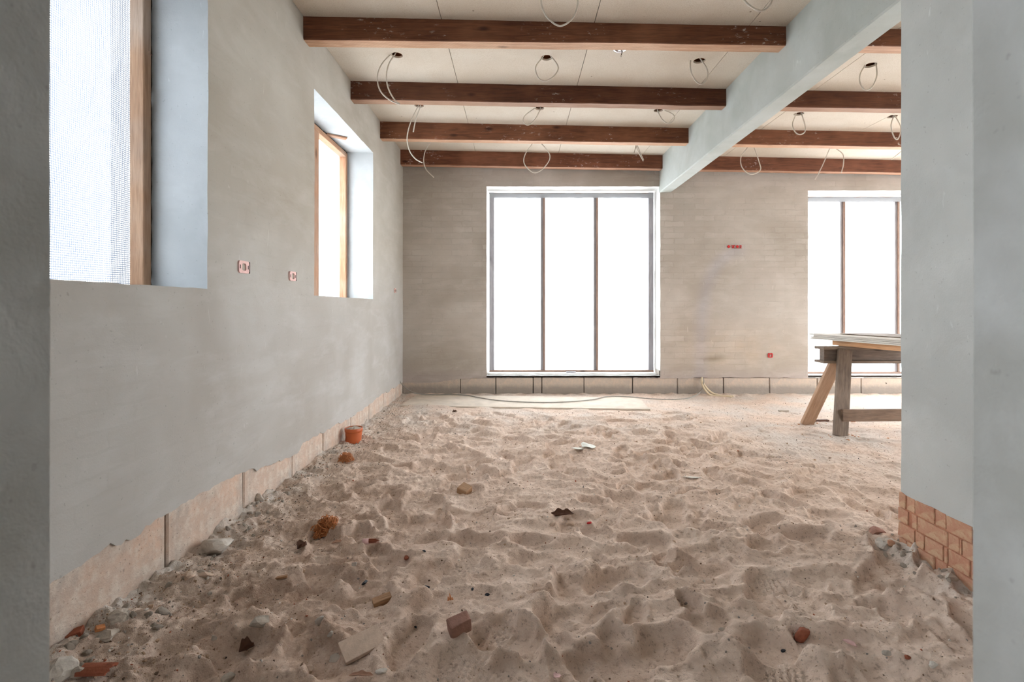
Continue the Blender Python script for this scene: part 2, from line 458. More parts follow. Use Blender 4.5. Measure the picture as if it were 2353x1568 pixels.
M['cable'] = simple('pale_grey_cable', srgb(206,198,186), 0.5, 0.05, 30, 0.02)
M['cable_dark'] = simple('dusty_grey_cable', srgb(150,146,138), 0.7, 0.12, 30, 0.05)
M['conduit'] = simple('cream_conduit', srgb(212,196,168), 0.5, 0.06, 20, 0.02)
M['orange_plastic'] = simple('orange_pipe_plastic', srgb(196,100,54), 0.42, 0.06, 12, 0.03, spec=0.5)
M['mortar_grey'] = simple('grey_mortar', srgb(182,172,160), 0.95, 0.16, 22, 0.7, 0.1, bscale=60)
M['mortar_light'] = simple('pale_mortar', srgb(198,191,182), 0.95, 0.14, 25, 0.6, 0.1, bscale=70)
M['stone_tan'] = simple('tan_stone', srgb(202,180,162), 0.9, 0.12, 30, 0.4, 0.15)
M['brick_shard'] = simple('broken_brick', srgb(148,88,68), 0.9, 0.2, 26, 0.6, 0.15, bscale=70)
M['brick_maroon'] = simple('maroon_brick', srgb(160,122,108), 0.9, 0.2, 30, 0.5, 0.15)
M['leaf_dark'] = simple('dry_dark_leaf', srgb(92,62,46), 0.7, 0.35, 40, 0.3, 0.3)
M['leaf_back'] = simple('dry_pale_leaf', srgb(188,150,128), 0.8, 0.2, 40, 0.3)
M['paper'] = simple('white_scrap_plastic', srgb(226,226,216), 0.6, 0.05, 20, 0.05)
M['pink'] = simple('pink_scrap', srgb(214,176,172), 0.7, 0.1, 20, 0.1)
M['black_bit'] = simple('black_shard', srgb(44,46,52), 0.6, 0.2, 20, 0.2)
M['shaving'] = simple('rust_orange_shavings', srgb(204,138,92), 0.7, 0.3, 60, 0.1)
M['box_pink'] = simple('dusty_pink_plastic', srgb(234,194,188), 0.6, 0.08, 40, 0.1)
M['box_red'] = simple('red_box_plastic', srgb(188,40,40), 0.55, 0.1, 40, 0.05)
M['black_gap'] = simple('black_gap', srgb(38,26,22), 0.9, 0.1, 20, 0.0)
M['chrome'] = simple('chrome', (0.8, 0.8, 0.82), 0.15, 0.03, 10, 0.0, 0.5, 1.0)
M['white_cap'] = simple('white_connector', srgb(240,238,232), 0.5, 0.03, 10, 0.0)
M['gypsum'] = simple('grey_white_board', srgb(214,210,202), 0.85, 0.06, 10, 0.1)
M['board_dusty'] = simple('dusty_floor_board', srgb(212,200,186), 0.95, 0.12, 9, 0.5, 0.1, bscale=120)
M['ground'] = simple('outdoor_gravel', srgb(205,205,203), 0.9, 0.08, 2, 0.1)
M['hall'] = simple('dim_hall_plaster', srgb(150,148,142), 0.95, 0.1, 3, 0.3)

def brick_mat():
    t = NT('orange_brick'); v = t.coord()
    rn = t.n('ObjectInfo').outputs['Random']
    a = t.noise(v, 16, 5, 0.65, 0.5); b = t.noise(v, 90, 4, 0.6)
    col = t.mix(t.ramp(rn, [(0.0, 0.0), (1.0, 1.0)]), srgb(190,140,116), srgb(200,156,130))
    col = t.mix(t.math('MULTIPLY', t.ramp(a, [(0.45, 0.0), (0.68, 1.0)]), 0.8), col, srgb(214,190,156))
    col = t.mix(t.math('MULTIPLY', t.ramp(b, [(0.32, 1.0), (0.44, 0.0)]), 0.5), col, srgb(168,108,84))
    return t.bsdf(col, 0.9, t.bump(t.math('ADD', a, t.math('MULTIPLY', b, 0.5)), 0.5, 0.006), spec=0.15)
M['brick'] = brick_mat()
M['brick_mortar'] = block_mat('pink_brick_mortar', srgb(188,132,106), srgb(170,116,92), srgb(200,150,122))

# ------------------------------------------------------------------ sand height field
rng = np.random.RandomState(11)
_perm = rng.permutation(512)
_ang = rng.rand(512) * 2*np.pi
_gx, _gy = np.cos(_ang), np.sin(_ang)
def perlin(x, y, seed=0):
    xi = np.floor(x).astype(int); yi = np.floor(y).astype(int)
    xf = x - xi; yf = y - yi
    u = xf*xf*xf*(xf*(xf*6-15)+10); v = yf*yf*yf*(yf*(yf*6-15)+10)
    def g(ix, iy, dx, dy):
        h = _perm[(_perm[(ix + seed*57) & 511] + iy + seed*13) & 511]
        return _gx[h]*dx + _gy[h]*dy
    n00 = g(xi, yi, xf, yf); n10 = g(xi+1, yi, xf-1, yf)
    n01 = g(xi, yi+1, xf, yf-1); n11 = g(xi+1, yi+1, xf-1, yf-1)
    return ((n00*(1-u) + n10*u)*(1-v) + (n01*(1-u) + n11*u)*v) * 1.4

HS = 0.006
hx = np.arange(-1.36, 6.12, HS); hy = np.arange(0.0, 5.72, HS)
GX, GY = np.meshgrid(hx, hy)
def sstep(a, b, x):
    t = np.clip((x - a) / (b - a), 0, 1); return t*t*(3-2*t)
amp = 1 - 0.70*sstep(4.0, 4.9, GY)
amp *= 1 - 0.60*sstep(1.5, 2.2, GX - 0.0*GY) * sstep(1.9, 2.8, GY)
wx = GX + 0.07*perlin(GX/0.34, GY/0.34, 1); wy = GY + 0.07*perlin(GX/0.34, GY/0.34, 2)
Hf = 0.030 + amp*(0.018*perlin(GX/0.8, GY/0.6, 3) + 0.022*perlin(wx/0.27, wy/0.19, 4))
Hf += amp*0.0045*perlin(wx/0.13, wy/0.035, 17)
rid = 1 - np.abs(perlin(wx/0.30, wy/0.17, 5)) * 1.6
Hf += amp*0.018*(np.clip(rid, 0, 1)**2 - 0.35)

def stamp(cx, cy, a, b, ang, depth, rim=0.35, sole=0.0):
    rim *= 0.8
    R = max(a, b) * 1.7
    i0, i1 = np.searchsorted(hx, (cx-R, cx+R)); j0, j1 = np.searchsorted(hy, (cy-R, cy+R))
    if i1 - i0 < 4 or j1 - j0 < 4: return
    X = GX[j0:j1, i0:i1] - cx; Y = GY[j0:j1, i0:i1] - cy
    c, s = math.cos(ang), math.sin(ang)
    u = (X*c + Y*s); v = (-X*s + Y*c)
    wob = 1 + 0.22*perlin(X/0.06 + cx*7, Y/0.06 + cy*5, 6)
    r = np.sqrt((u/a)**2 + (v/b)**2) * wob
    m = 1 - sstep(0.72, 1.03, r)
    sub = Hf[j0:j1, i0:i1]
    base = float(sub.mean()) - depth
    tilt = depth*0.7*(u/a)
    bl_ = 0.96 if sole > 0 else 0.85
    new = sub*(1-m*bl_) + (base + tilt*0.6)*m*bl_
    new += depth*rim*np.exp(-((r-1.18)/0.17)**2) * (0.6 + 0.4*perlin(X/0.1+cy, Y/0.1+cx, 7))
    if sole > 0:
        pat = np.cos(2*np.pi*u/0.026) * np.cos(2*np.pi*v/0.026)
        new -= sole*np.clip(pat, 0, 1)*(1 - sstep(0.55, 0.85, r))
    Hf[j0:j1, i0:i1] = new

def flat(px, py, z=0.03):
    Y = (CAMZ - z) * FPX / (py - CY); return ((px - CX)/FPX*Y, Y)
R2 = random.Random(5)
for k in range(520):
    x = R2.uniform(-0.95, 2.7); y = 1.05 + 3.7*R2.random()**1.0
    fl = float(np.interp(y, [4.0, 4.9], [1, 0.3])) * (0.35 if (x > 1.7 and y > 2.4) else 1)
    if x > 1.9 and y > 2.6 and R2.random() < 0.7: continue
    a = R2.uniform(0.06, 0.14); b = a*R2.uniform(0.38, 0.62)
    stamp(x, y, a, b, R2.choice([1, -1])*R2.uniform(0.0, 1.5), R2.uniform(0.012, 0.036)*fl, R2.uniform(0.25, 0.55))
for px, py, a, asp, ang, d in ((1420,1325,0.15,0.55,0.1,0.045), (1300,1412,0.12,0.6,0.3,0.04), (1160,1462,0.12,0.6,-0.2,0.045), (1640,1215,0.10,0.6,-0.3,0.035),
        (1535,1187,0.08,0.6,0.0,0.03), (1365,1152,0.09,0.6,-0.4,0.035), (1440,1065,0.11,0.5,-0.3,0.03), (1225,1240,0.10,0.5,0.1,0.03), (1480,1240,0.12,0.5,-0.1,0.03),
        (890,1290,0.11,0.55,0.0,0.035), (735,1310,0.09,0.5,-0.1,0.03), (720,1355,0.08,0.6,0.2,0.03), (560,1490,0.11,0.7,0.0,0.04), (830,1385,0.10,0.5,0,0.025),
        (1530,1480,0.11,0.6,0.2,0.04), (1770,1480,0.12,0.6,0.1,0.045), (2060,1390,0.10,0.5,-0.5,0.035), (1850,1235,0.11,0.5,0,0.035), (1755,1205,0.12,0.5,0.2,0.03),
        (1860,1135,0.10,0.5,0,0.03), (1245,963,0.12,0.4,0,0.02), (1030,990,0.15,0.35,0,0.022), (1085,1240,0.13,0.5,0.1,0.035), (1410,1520,0.13,0.6,-0.1,0.04)):
    x, y = flat(px, py); stamp(x, y, a, a*asp, ang, d, 0.45)
# clods, crumbs, rubble bank along the left plinth
lst = np.exp(-np.clip(GX - XL, 0, 9)/0.16) * (1 - 0.6*sstep(4.6, 5.2, GY))
earth = (1 - sstep(-0.75, -0.2, GX)) * (1 - sstep(2.2, 3.2, GY))
Hf += 0.036*lst*(0.7 + 0.6*perlin(GX/0.13, GY/0.13, 8)) * (1 - 0.55*sstep(2.2, 3.6, GY))
Hf += (0.0045 + 0.006*lst + 0.003*earth)*perlin(GX/0.055, GY/0.055, 9)*np.clip(amp + 0.1, 0, 1)
cl = np.clip(perlin(GX/0.021, GY/0.021, 18) - 0.12, 0, 1)*np.clip(0.5 + perlin(GX/0.22, GY/0.22, 19), 0.1, 1.2)
Hf += 0.013*cl*np.clip(amp+0.15, 0, 1)
Hf += 0.0040*perlin((GX + 0.02*perlin(GX/0.1, GY/0.1, 23))/0.05, GY/0.014, 22)*np.clip(0.3 + perlin(GX/0.3, GY/0.3, 24)*1.3, 0, 1)*amp
Hf += (0.0034 + 0.005*lst + 0.003*earth)*perlin(GX/0.026, GY/0.026, 10)
Hf += (0.0022 + 0.003*lst + 0.0015*earth)*perlin(GX/0.014, GY/0.014, 12)
pier = np.exp(-np.clip(np.hypot(np.clip(1.58-GX, 0, 9), np.clip(GY-2.06, 0, 9)), 0, 9)/0.10) * (GX < 1.95)
Hf += pier*(0.022 + 0.015*perlin(GX/0.05, GY/0.05, 14))
for px, py, a, ang in ((1055,1525,0.11,0.5), (1070,1290,0.11,1.2), (1150,1440,0.075,1.2), (1400,1195,0.08,0.9), (1045,1310,0.08,0.4), (1150,1545,0.1,0.2), (1760,1330,0.1,0.6), (1800,1550,0.12,0.4)):
    x, y = flat(px, py); stamp(x, y, a, a*0.6, ang, 0.014, 0.3, sole=0.015)
# flat bed under the sheet by the back wall
BOARD = [(-1.13, 4.90), (1.27, 4.73), (1.31, 5.33), (-1.09, 5.50)]
bl = sstep(4.60, 4.80, GY) * sstep(-1.22, -1.14, GX) * (1 - sstep(1.25, 1.45, GX))
Hf = Hf*(1-bl) + bl*(0.030 + 0.10*(Hf-0.03))
fr = np.exp(-((GY - (4.83 - 0.07*GX))/0.05)**2) * np.clip(perlin(GX/0.3, GY*0+3.3, 15)*2.2, 0, 1) * (1-sstep(1.2, 1.4, GX))
Hf += 0.022*fr
Hf += 0.02*sstep(5.35, 5.58, GY)*(0.6 + 0.8*perlin(GX/0.1, GY/0.1, 16))*(GX < 6)

def HZ(x, y):
    x = np.asarray(x, float); y = np.asarray(y, float)
    i = np.clip((x - hx[0])/HS, 0, len(hx)-1.001); j = np.clip((y - hy[0])/HS, 0, len(hy)-1.001)
    i0 = i.astype(int); j0 = j.astype(int); fx = i - i0; fy = j - j0
    return (Hf[j0, i0]*(1-fx) + Hf[j0, i0+1]*fx)*(1-fy) + (Hf[j0+1, i0]*(1-fx) + Hf[j0+1, i0+1]*fx)*fy

def G(px, py):
    """point of the sand that the photo shows at a pixel"""
    z = 0.03
    for _ in range(8):
        Y = (CAMZ - z)*FPX/(py - CY); X = (px - CX)/FPX*Y
        z = 0.5*z + 0.5*float(HZ(X, min(Y, 5.7)))
    return Vector((X, Y, float(HZ(X, min(Y, 5.7)))))

def build_floor():
    xs = np.concatenate([np.arange(-1.34, 2.6, 0.0046), np.arange(2.6, 6.1, 0.03)])
    ys = [1.12]
    while ys[-1] < 5.62: ys.append(ys[-1]*1.0032)
    ys = np.concatenate([np.arange(-1.9, 1.12, 0.06), np.array(ys)])
    X, Y = np.meshgrid(xs, ys)
    Z = HZ(X, np.clip(Y, 0.3, 5.7))
    nx, ny = len(xs), len(ys)
    co = np.stack([X, Y, Z], -1).reshape(-1, 3)
    idx = np.arange(nx*ny).reshape(ny, nx)
    q = np.stack([idx[:-1, :-1], idx[:-1, 1:], idx[1:, 1:], idx[1:, :-1]], -1).reshape(-1)
    nf = (nx-1)*(ny-1)
    me = bpy.data.meshes.new('floor')
    me.vertices.add(nx*ny); me.vertices.foreach_set('co', co.ravel())
    me.loops.add(nf*4); me.loops.foreach_set('vertex_index', q)
    me.polygons.add(nf); me.polygons.foreach_set('loop_start', np.arange(0, nf*4, 4)); me.polygons.foreach_set('loop_total', np.full(nf, 4))
    me.polygons.foreach_set('use_smooth', np.ones(nf, bool))
    me.update(calc_edges=True)
    # soil tone: R = damp brown earth, G = grey mortar dust
    xx, yy = co[:, 0], co[:, 1]
    n1 = perlin(xx/0.35, yy/0.35, 20); n2 = perlin(xx/0.12, yy/0.12, 21)
    earth = (1 - sstep(-0.85, 0.05, xx + 0.25*n1)) * (1 - sstep(1.9, 3.4, yy + 0.4*n1))
    soil = np.clip(0.85*earth*(0.75 + 0.6*n2) + 0.35*np.clip(n1 + 0.3*n2, 0, 1)*(1-sstep(3, 4.3, yy)), 0, 1)
    dust = np.clip(np.exp(-np.clip(xx - XL, 0, 9)/0.13)*1.4*(0.7 + 0.7*n2), 0, 1)
    dust = np.maximum(dust, 0.6*np.clip(sstep(4.7, 5.2, yy)*(0.6 + n1), 0, 1))
    dust = np.maximum(dust, np.clip(np.exp(-np.clip(np.hypot(np.clip(1.58-xx, 0, 9), np.clip(yy-2.06, 0, 9)), 0, 9)/0.09)*1.2*(0.8+n2), 0, 1)*(xx < 1.9))
    dust = np.maximum(dust, np.clip(0.45 + 0.8*n1 + 0.3*n2, 0, 0.85)*sstep(1.2, 2.2, xx)*sstep(2.4, 3.6, yy))
    dust = np.maximum(dust, np.clip(0.25 + 0.8*n1 + 0.3*n2, 0, 0.7)*sstep(3.4, 4.6, yy))
    ca = me.color_attributes.new('soil', 'FLOAT_COLOR', 'POINT')
    ca.data.foreach_set('color', np.stack([soil, dust, np.zeros_like(soil), np.ones_like(soil)], -1).astype(np.float32).ravel())
    me.materials.append(M['sand'])
    o = link(bpy.data.objects.new('floor', me))
    return struct(o, 'uneven trampled pale sand floor covering the whole room', 'floor')
floor = build_floor()

# ------------------------------------------------------------------ plaster walls
def plaster_wall(name, to3d, us, vtop, vbot, openings, mats, depth, stain=None, core=0.42, wob=0.003, step=0.045, lip=0.014, inward=1):
    """us=(u0,u1); to3d(u,v,d) with d metres behind the face; openings (u0,u1,v0,v1,reveal_depth)"""
    ucoords = set(np.arange(us[0], us[1], step).tolist() + [us[1]])
    vcoords = set(np.arange(0.30, 2.85, step).tolist())
    for o in openings:
        for c in o[:2]:
            ucoords = {u for u in ucoords if abs(u-c) > step*0.45} | {c}
        for c in o[2:4]:
            vcoords = {v for v in vcoords if abs(v-c) > step*0.45} | {c}
    ucoords = sorted(ucoords); vcoords = sorted(vcoords)
    verts = []; faces = []; fm = []; stains = []; cache = {}
    def off(u, v):
        a = mnoise.noise(Vector((u*2.1, v*2.1, 3.3)))*wob*1.4 + mnoise.noise(Vector((u*9, v*9, 7.7)))*wob*0.5
        e = mnoise.noise(Vector((u*12, v*12, 1.1)))*wob*0.9
        e2 = mnoise.noise(Vector((u*12, v*12, 5.1)))*wob*0.9
        return a, e, e2
    def V(u, v, d=0.0, fix=False):
        a, e, e2 = off(u, v)
        if abs(u-us[0]) < 1e-6 or abs(u-us[1]) < 1e-6: e = 0
        k = (round(u, 5), round(v, 5), round(d, 5), fix)
        if k not in cache:
            cache[k] = len(verts); verts.append(to3d(u+e, v+e2, (a if d == 0 else d)))
            stains.append(stain(u, v) if stain else (1, 1, 1))
        return cache[k]
    def inside(u, v):
        return any(o[0] < u < o[1] and o[2] < v < o[3] for o in openings)
    # rows: ragged bottom row, regular rows, top row
    nb = len(ucoords)
    for i in range(nb-1):
        u0, u1 = ucoords[i], ucoords[i+1]; um = (u0+u1)/2
        b0, b1 = vbot(u0), vbot(u1)
        t0, t1 = vtop(u0), vtop(u1)
        col = [v for v in vcoords if v < min(t0, t1) - 0.01]
        rows = [(b0, b1)] + [(v, v) for v in col if v > max(b0, b1) + 0.004] + [(t0, t1)]
        for (va0, va1), (vb0, vb1) in zip(rows, rows[1:]):
            vm = (va0+va1+vb0+vb1)/4
            if inside(um, vm): continue
            faces.append((V(u0, va0), V(u1, va1), V(u1, vb1), V(u0, vb0))); fm.append(0)
        # lip under the ragged edge
        if not inside(um, (b0+b1)/2+0.002):
            faces.append((V(u0, b0), V(u0, b0, lip, True), V(u1, b1, lip, True), V(u1, b1))); fm.append(0)
    # reveals (own vertices, so their edges stay crisp)
    for (a0, a1, c0, c1, dep) in openings:
        uu = [u for u in ucoords if a0 - 1e-6 <= u <= a1 + 1e-6]
        vv = [v for v in vcoords if c0 - 1e-6 <= v <= c1 + 1e-6]
        for u in (a0, a1):
            for v0, v1 in zip(vv, vv[1:]):
                q = []
                for (v, d) in ((v0, 0), (v1, 0), (v1, dep), (v0, dep)):
                    a, e, e2 = off(u, v)
                    verts.append(to3d(u + e, v + e2, a if d == 0 else d)); stains.append((1, 1, 1)); q.append(len(verts)-1)
                faces.append(tuple(q)); fm.append(1)
        for v in (c0, c1):
            for u0, u1 in zip(uu, uu[1:]):
                q = []
                for (u, d) in ((u0, 0), (u1, 0), (u1, dep), (u0, dep)):
                    a, e, e2 = off(u, v)
                    verts.append(to3d(u + e, v + e2, a if d == 0 else d)); stains.append((1, 1, 1)); q.append(len(verts)-1)
                faces.append(tuple(q)); fm.append(1 if len(mats) < 3 or v == c1 else 2)
    # core behind (light-tight masonry)
    ed_u = sorted({us[0], us[1]} | {c for o in openings for c in o[:2]})
    for u0, u1 in zip(ed_u, ed_u[1:]):
        um = (u0+u1)/2
        cuts = sorted([(o[2], o[3]) for o in openings if o[0] < um < o[1]])
        v = -0.3; segs = []
        for a, b in cuts: segs.append((v, a - 0.004)); v = b + 0.004
        segs.append((v, 3.05))
        for v0, v1 in segs:
            s = len(verts)
            for u in (u0 + (0.006 if any(abs(u0-o[1]) < 1e-6 for o in openings) else 0), u1 - (0.006 if any(abs(u1-o[0]) < 1e-6 for o in openings) else 0)):
                for vq in (v0, v1):
                    for d in (0.068, core):
                        verts.append(to3d(u, vq, d)); stains.append((1, 1, 1))
            for q in ((0,1,3,2), (4,6,7,5), (0,4,5,1), (2,3,7,6), (0,2,6,4), (1,5,7,3)):
                faces.append(tuple(s+i for i in q)); fm.append(0)
    me = bpy.data.meshes.new(name); me.from_pydata([tuple(v) for v in verts], [], faces); me.update()
    for m in mats: me.materials.append(m)
    me.polygons.foreach_set('material_index', fm)
    ca = me.color_attributes.new('stain', 'FLOAT_COLOR', 'POINT')
    ca.data.foreach_set('color', np.array([(*s, 1) for s in stains], np.float32).ravel())
    return struct(link(bpy.data.objects.new(name, me)))

def rag(u, base, a=0.012, f=6.0, s=0.0):
    n = mnoise.noise(Vector((u*f, s, 0.3)))*a*0.8 + mnoise.noise(Vector((u*f*3.7, s, 2.2)))*a*0.55 + mnoise.noise(Vector((u*f*10, s, 5.2)))*a*0.35
    if mnoise.noise(Vector((u*2.2, s+9, 4.4))) > 0.25: n -= a*0.9
    return base + n

def bot_left(y): return rag(y, float(np.interp(y, [0.5, 1.3, 1.9, 2.3, 2.8, 3.8, 4.8, 5.58], [0.25, 0.25, 0.262, 0.245, 0.195, 0.165, 0.178, 0.17])), 0.022, 5.0, 1.7)
def tone_left(u, v):
    n = mnoise.noise(Vector((u*0.9, v*0.9, 12.0)))
    k = 1 - 0.03*n
    low = max(0, min(1, (1.0 - v)/0.8))           # greyer below the sills, warmer and a little darker above
    w = max(0, min(1, (v-0.9)/0.7))
    return (k*(1.01-0.02*w), k*(1.0-0.055*w), k*(1.0-0.125*w))
wall_left = plaster_wall('wall_left', lambda u, v, d: (XL - d, u, v), (YN - 0.02, YB + 0.40), lambda u: zc(XL)+0.03, bot_left,
    [(*WIN1, 0.33), (*WIN2, 0.33)], [M['plaster_left'], M['reveal']], 0.33, tone_left, core=0.40, step=0.021)
wall_left['label'] = 'grey plastered left wall with two deep window openings'; wall_left['category'] = 'wall'

def bot_back(x): return rag(x, float(np.interp(x, [-1.3, -0.85, -0.6, 0, 1.6, 3.2, 6], [0.165, 0.175, 0.215, 0.232, 0.224, 0.222, 0.222])), 0.012, 4.0, 5.1)
chase = [P(*q, YB) for q in ((1700,575), (1680,580), (1650,605), (1625,650), (1613,720), (1610,800), (1610,870))]
def stain_back(u, v):
    r = g = b = 1.0
    d = 9
    for a, c in zip(chase, chase[1:]):
        ax, az, bx, bz = a.x, a.z, c.x, c.z
        L2 = (bx-ax)**2 + (bz-az)**2
        t = max(0, min(1, ((u-ax)*(bx-ax) + (v-az)*(bz-az))/L2))
        d = min(d, math.hypot(u-ax-t*(bx-ax), v-az-t*(bz-az)))
    k = max(0, 1 - d/0.11)
    r -= 0.05*k; g -= 0.02*k; b += 0.09*k
    # reddish bare brick near the socket and beside the big window
    m = math.exp(-(((u-2.45)/0.65)**2 + ((v-0.52)/0.26)**2)) * (0.7 + 0.6*mnoise.noise(Vector((u*7, v*14, 2))))
    r += 0.15*m; g += 0.07*m; b -= 0.02*m
    m2 = math.exp(-(((u-1.85)/0.28)**2 + ((v-0.75)/0.6)**2)) * 0.5
    r += 0.04*m2; b -= 0.03*m2
    s = math.exp(-(((u-2.2)/0.13)**2 + ((v-0.44)/0.03)**2))
    r -= 0.30*s; g -= 0.33*s; b -= 0.40*s
    s2 = max(0, 1 - abs(v - 2.45)/0.18)
    r -= 0.03*s2; g -= 0.02*s2
    lo = max(0, min(1, (0.33 - v)/0.1)); r += 0.02*lo; b += 0.05*lo
    return (r, g, b)
wall_back = plaster_wall('wall_back', lambda u, v, d: (u, YB + d, v), (XL - 0.35, XR + 0.35), lambda u: zc(u)+0.03, bot_back,
    [(*WIN3, 0.30), (*WIN4, 0.30)], [M['plaster_back'], M['white_reveal']], 0.30, stain_back, core=0.40)
wall_back['label'] = 'thinly plastered brick back wall with two tall window openings'; wall_back['category'] = 'wall'

wall_right = plaster_wall('wall_right', lambda u, v, d: (XR + d, u, v), (YN - 0.02, YB), lambda u: zc(XR)+0.03, lambda u: 0.02,
    [(*WIN5, 0.30), (*WIN6, 0.30)], [M['plaster_left'], M['reveal']], 0.30, None, core=0.40, step=0.12)
wall_right['label'] = 'plastered far right wall with two tall openings'; wall_right['category'] = 'wall'

def wavy_box(name, x0, x1, y0, y1, z0, z1, mat, amp=0.004, step=0.06, seed=0.0):
    bm = bmesh.new()
    box_bm(bm, x0, x1, y0, y1, z0, z1)
    bmesh.ops.recalc_face_normals(bm, faces=bm.faces)
    for ax, lo, hi in ((0, x0, x1), (1, y0, y1), (2, z0, z1)):
        n = min(60, int((hi-lo)/step))
        for k in range(1, n):
            c = [0, 0, 0]; c[ax] = lo + (hi-lo)*k/n; nn = [0, 0, 0]; nn[ax] = 1
            bmesh.ops.bisect_plane(bm, geom=bm.verts[:] + bm.edges[:] + bm.faces[:], plane_co=c, plane_no=nn)
    for v in bm.verts:
        p = v.co.copy()
        v.co += Vector((mnoise.noise(p*4 + Vector((seed, 0, 0))), mnoise.noise(p*4 + Vector((0, seed+5, 0))), 0))*amp
    return bm_obj(name, bm, mat)

# the doorway the camera looks through: wall_near has the jambs and the head
DL, DR = -0.4655, 0.4575
parts = bmesh.new()
box_bm(parts, -1.75, DL, YH, YN, -0.3, 3.0); box_bm(parts, DR, 6.4, YH, YN, -0.3, 3.0); box_bm(parts, DL, DR, YH, YN, 2.12, 3.0)
bmesh.ops.recalc_face_normals(parts, faces=parts.faces)
for k in range(1, 40):
    z = -0.3 + 3.3*k/40
    bmesh.ops.bisect_plane(parts, geom=parts.verts[:] + parts.edges[:] + parts.faces[:], plane_co=(0, 0, z), plane_no=(0, 0, 1))
for v in parts.verts:
    if abs(v.co.x - DL) < 0.01: v.co.x += 0.0022*mnoise.noise(Vector((0, v.co.y*5, v.co.z*3.5))) - 0.0008*(1.0 - v.co.z)
    if abs(v.co.x - DR) < 0.01: v.co.x += 0.0016*mnoise.noise(Vector((7, v.co.y*5, v.co.z*3.5))) + 0.0006*(1.0 - v.co.z)
struct(bm_obj('wall_near', parts, M['plaster_jamb']), 'rough grey plaster doorway jambs framing the view', 'wall')
# hall behind the camera
hb = bmesh.new()
box_bm(hb, -1.75, -1.6, -2.0, HALLW[0], -0.3, 2.9); box_bm(hb, -1.75, -1.6, HALLW[1], YH, -0.3, 2.9); box_bm(hb, -1.75, -1.6, HALLW[0], HALLW[1], -0.3, HALLW[2]); box_bm(hb, -1.75, -1.6, HALLW[0], HALLW[1], HALLW[3], 2.9); box_bm(hb, 1.6, 1.75, -2.0, YH, -0.3, 2.9); box_bm(hb, -1.75, 1.75, -2.15, -2.0, -0.3, 2.9); box_bm(hb, -1.75, 1.75, -2.15, YH, 2.6, 2.75)
bmesh.ops.recalc_face_normals(hb, faces=hb.faces)
struct(bm_obj('wall_hall', hb, M['hall']), 'dim plaster walls of the hall before the doorway', 'wall')

# ------------------------------------------------------------------ right pier with bare bricks at its foot
XP, YP = 1.579, 2.05
def pier_bot(y): return float(np.interp(y, [0.5, 1.73, 1.80, 1.88, 1.95, 2.0, 2.05], [0.24, 0.236, 0.232, 0.246, 0.240, 0.236, 0.250])) + 0.006*mnoise.noise(Vector((y*30, 0, 0)))
pv = []; pf = []
ys = sorted(set([YN] + list(np.arange(0.55, YP, 0.03)) + [YP]))
zs = [None] + list(np.arange(0.30, 2.70, 0.05)) + [2.75]
def pz(y, k): return pier_bot(y) if zs[k] is None else zs[k]
for sgn, X0 in ((0, XP), (1, 1.95)):
    base = len(pv)
    for y in ys:
        for k in range(len(zs)):
            z = pz(y, k); w = 0.003*mnoise.noise(Vector((y*3, z*3, 8.0)))
            e = 0.0035*mnoise.noise(Vector((3.0, 1.0, z*5))) if y == YP else 0
            pv.append((X0 + w, y + e, z))
    nz = len(zs)
    for i in range(len(ys)-1):
        for k in range(nz-1):
            a = base + i*nz + k
            pf.append((a, a+1, a+nz+1, a+nz))
n0 = len(ys)*len(zs); nz = len(zs); e0 = (len(ys)-1)*nz
for k in range(nz-1): pf.append((e0+k, e0+k+1, n0+e0+k+1, n0+e0+k))
for i in range(len(ys)-1): pf.append((i*nz, (i+1)*nz, n0+(i+1)*nz, n0+i*nz))
wall_pier = struct(mesh_obj('wall_pier', pv, pf, M['plaster_pier']), 'smooth grey plastered wall end on the right with bare brick foot', 'wall')
box('brick_bed', XP+0.0015, 1.94, YN, YP - 0.006, -0.2, 0.26, M['brick_mortar'], wall_pier)
def ypx(px): return XP*FPX/(px - CX)
rows = [(0.186, 0.242, [2066, 2083, 2104, 2149, 2176, 2237, 2262, 2320]),
        (0.125, 0.181, [2064, 2089.5, None, 2094.5, 2109, 2179, 2206, 2213, 2275, 2330]),
        (0.064, 0.120, [2064, 2104, 2125.5, 2170, 2180, 2231, 2260, 2330]),
        (0.003, 0.059, [2066, 2085, 2150, 2178, 2240, 2300])]
for z0, z1, edges in rows:
    for a, b in zip(edges, edges[1:]):
        if a is None or b is None: continue
        y1, y0 = ypx(a), ypx(b)
        if y1 - y0 < 0.012: continue
        g = 0.0028
        bm = bmesh.new()
        j = random.uniform(-0.002, 0.002)
        box_bm(bm, 0, 0.09, -(y1-y0)/2+g, (y1-y0)/2-g, -(z1-z0)/2, (z1-z0)/2, 0.0018)
        bmesh.ops.recalc_face_normals(bm, faces=bm.faces)
        for v in bm.verts: v.co += Vector((random.uniform(-1, 1), random.uniform(-1, 1), random.uniform(-1, 1)))*0.0014
        o = bm_obj('brick', bm, M['brick'], wall_pier)
        o.location = (XP - 0.003 + j, (y0+y1)/2, (z0+z1)/2)

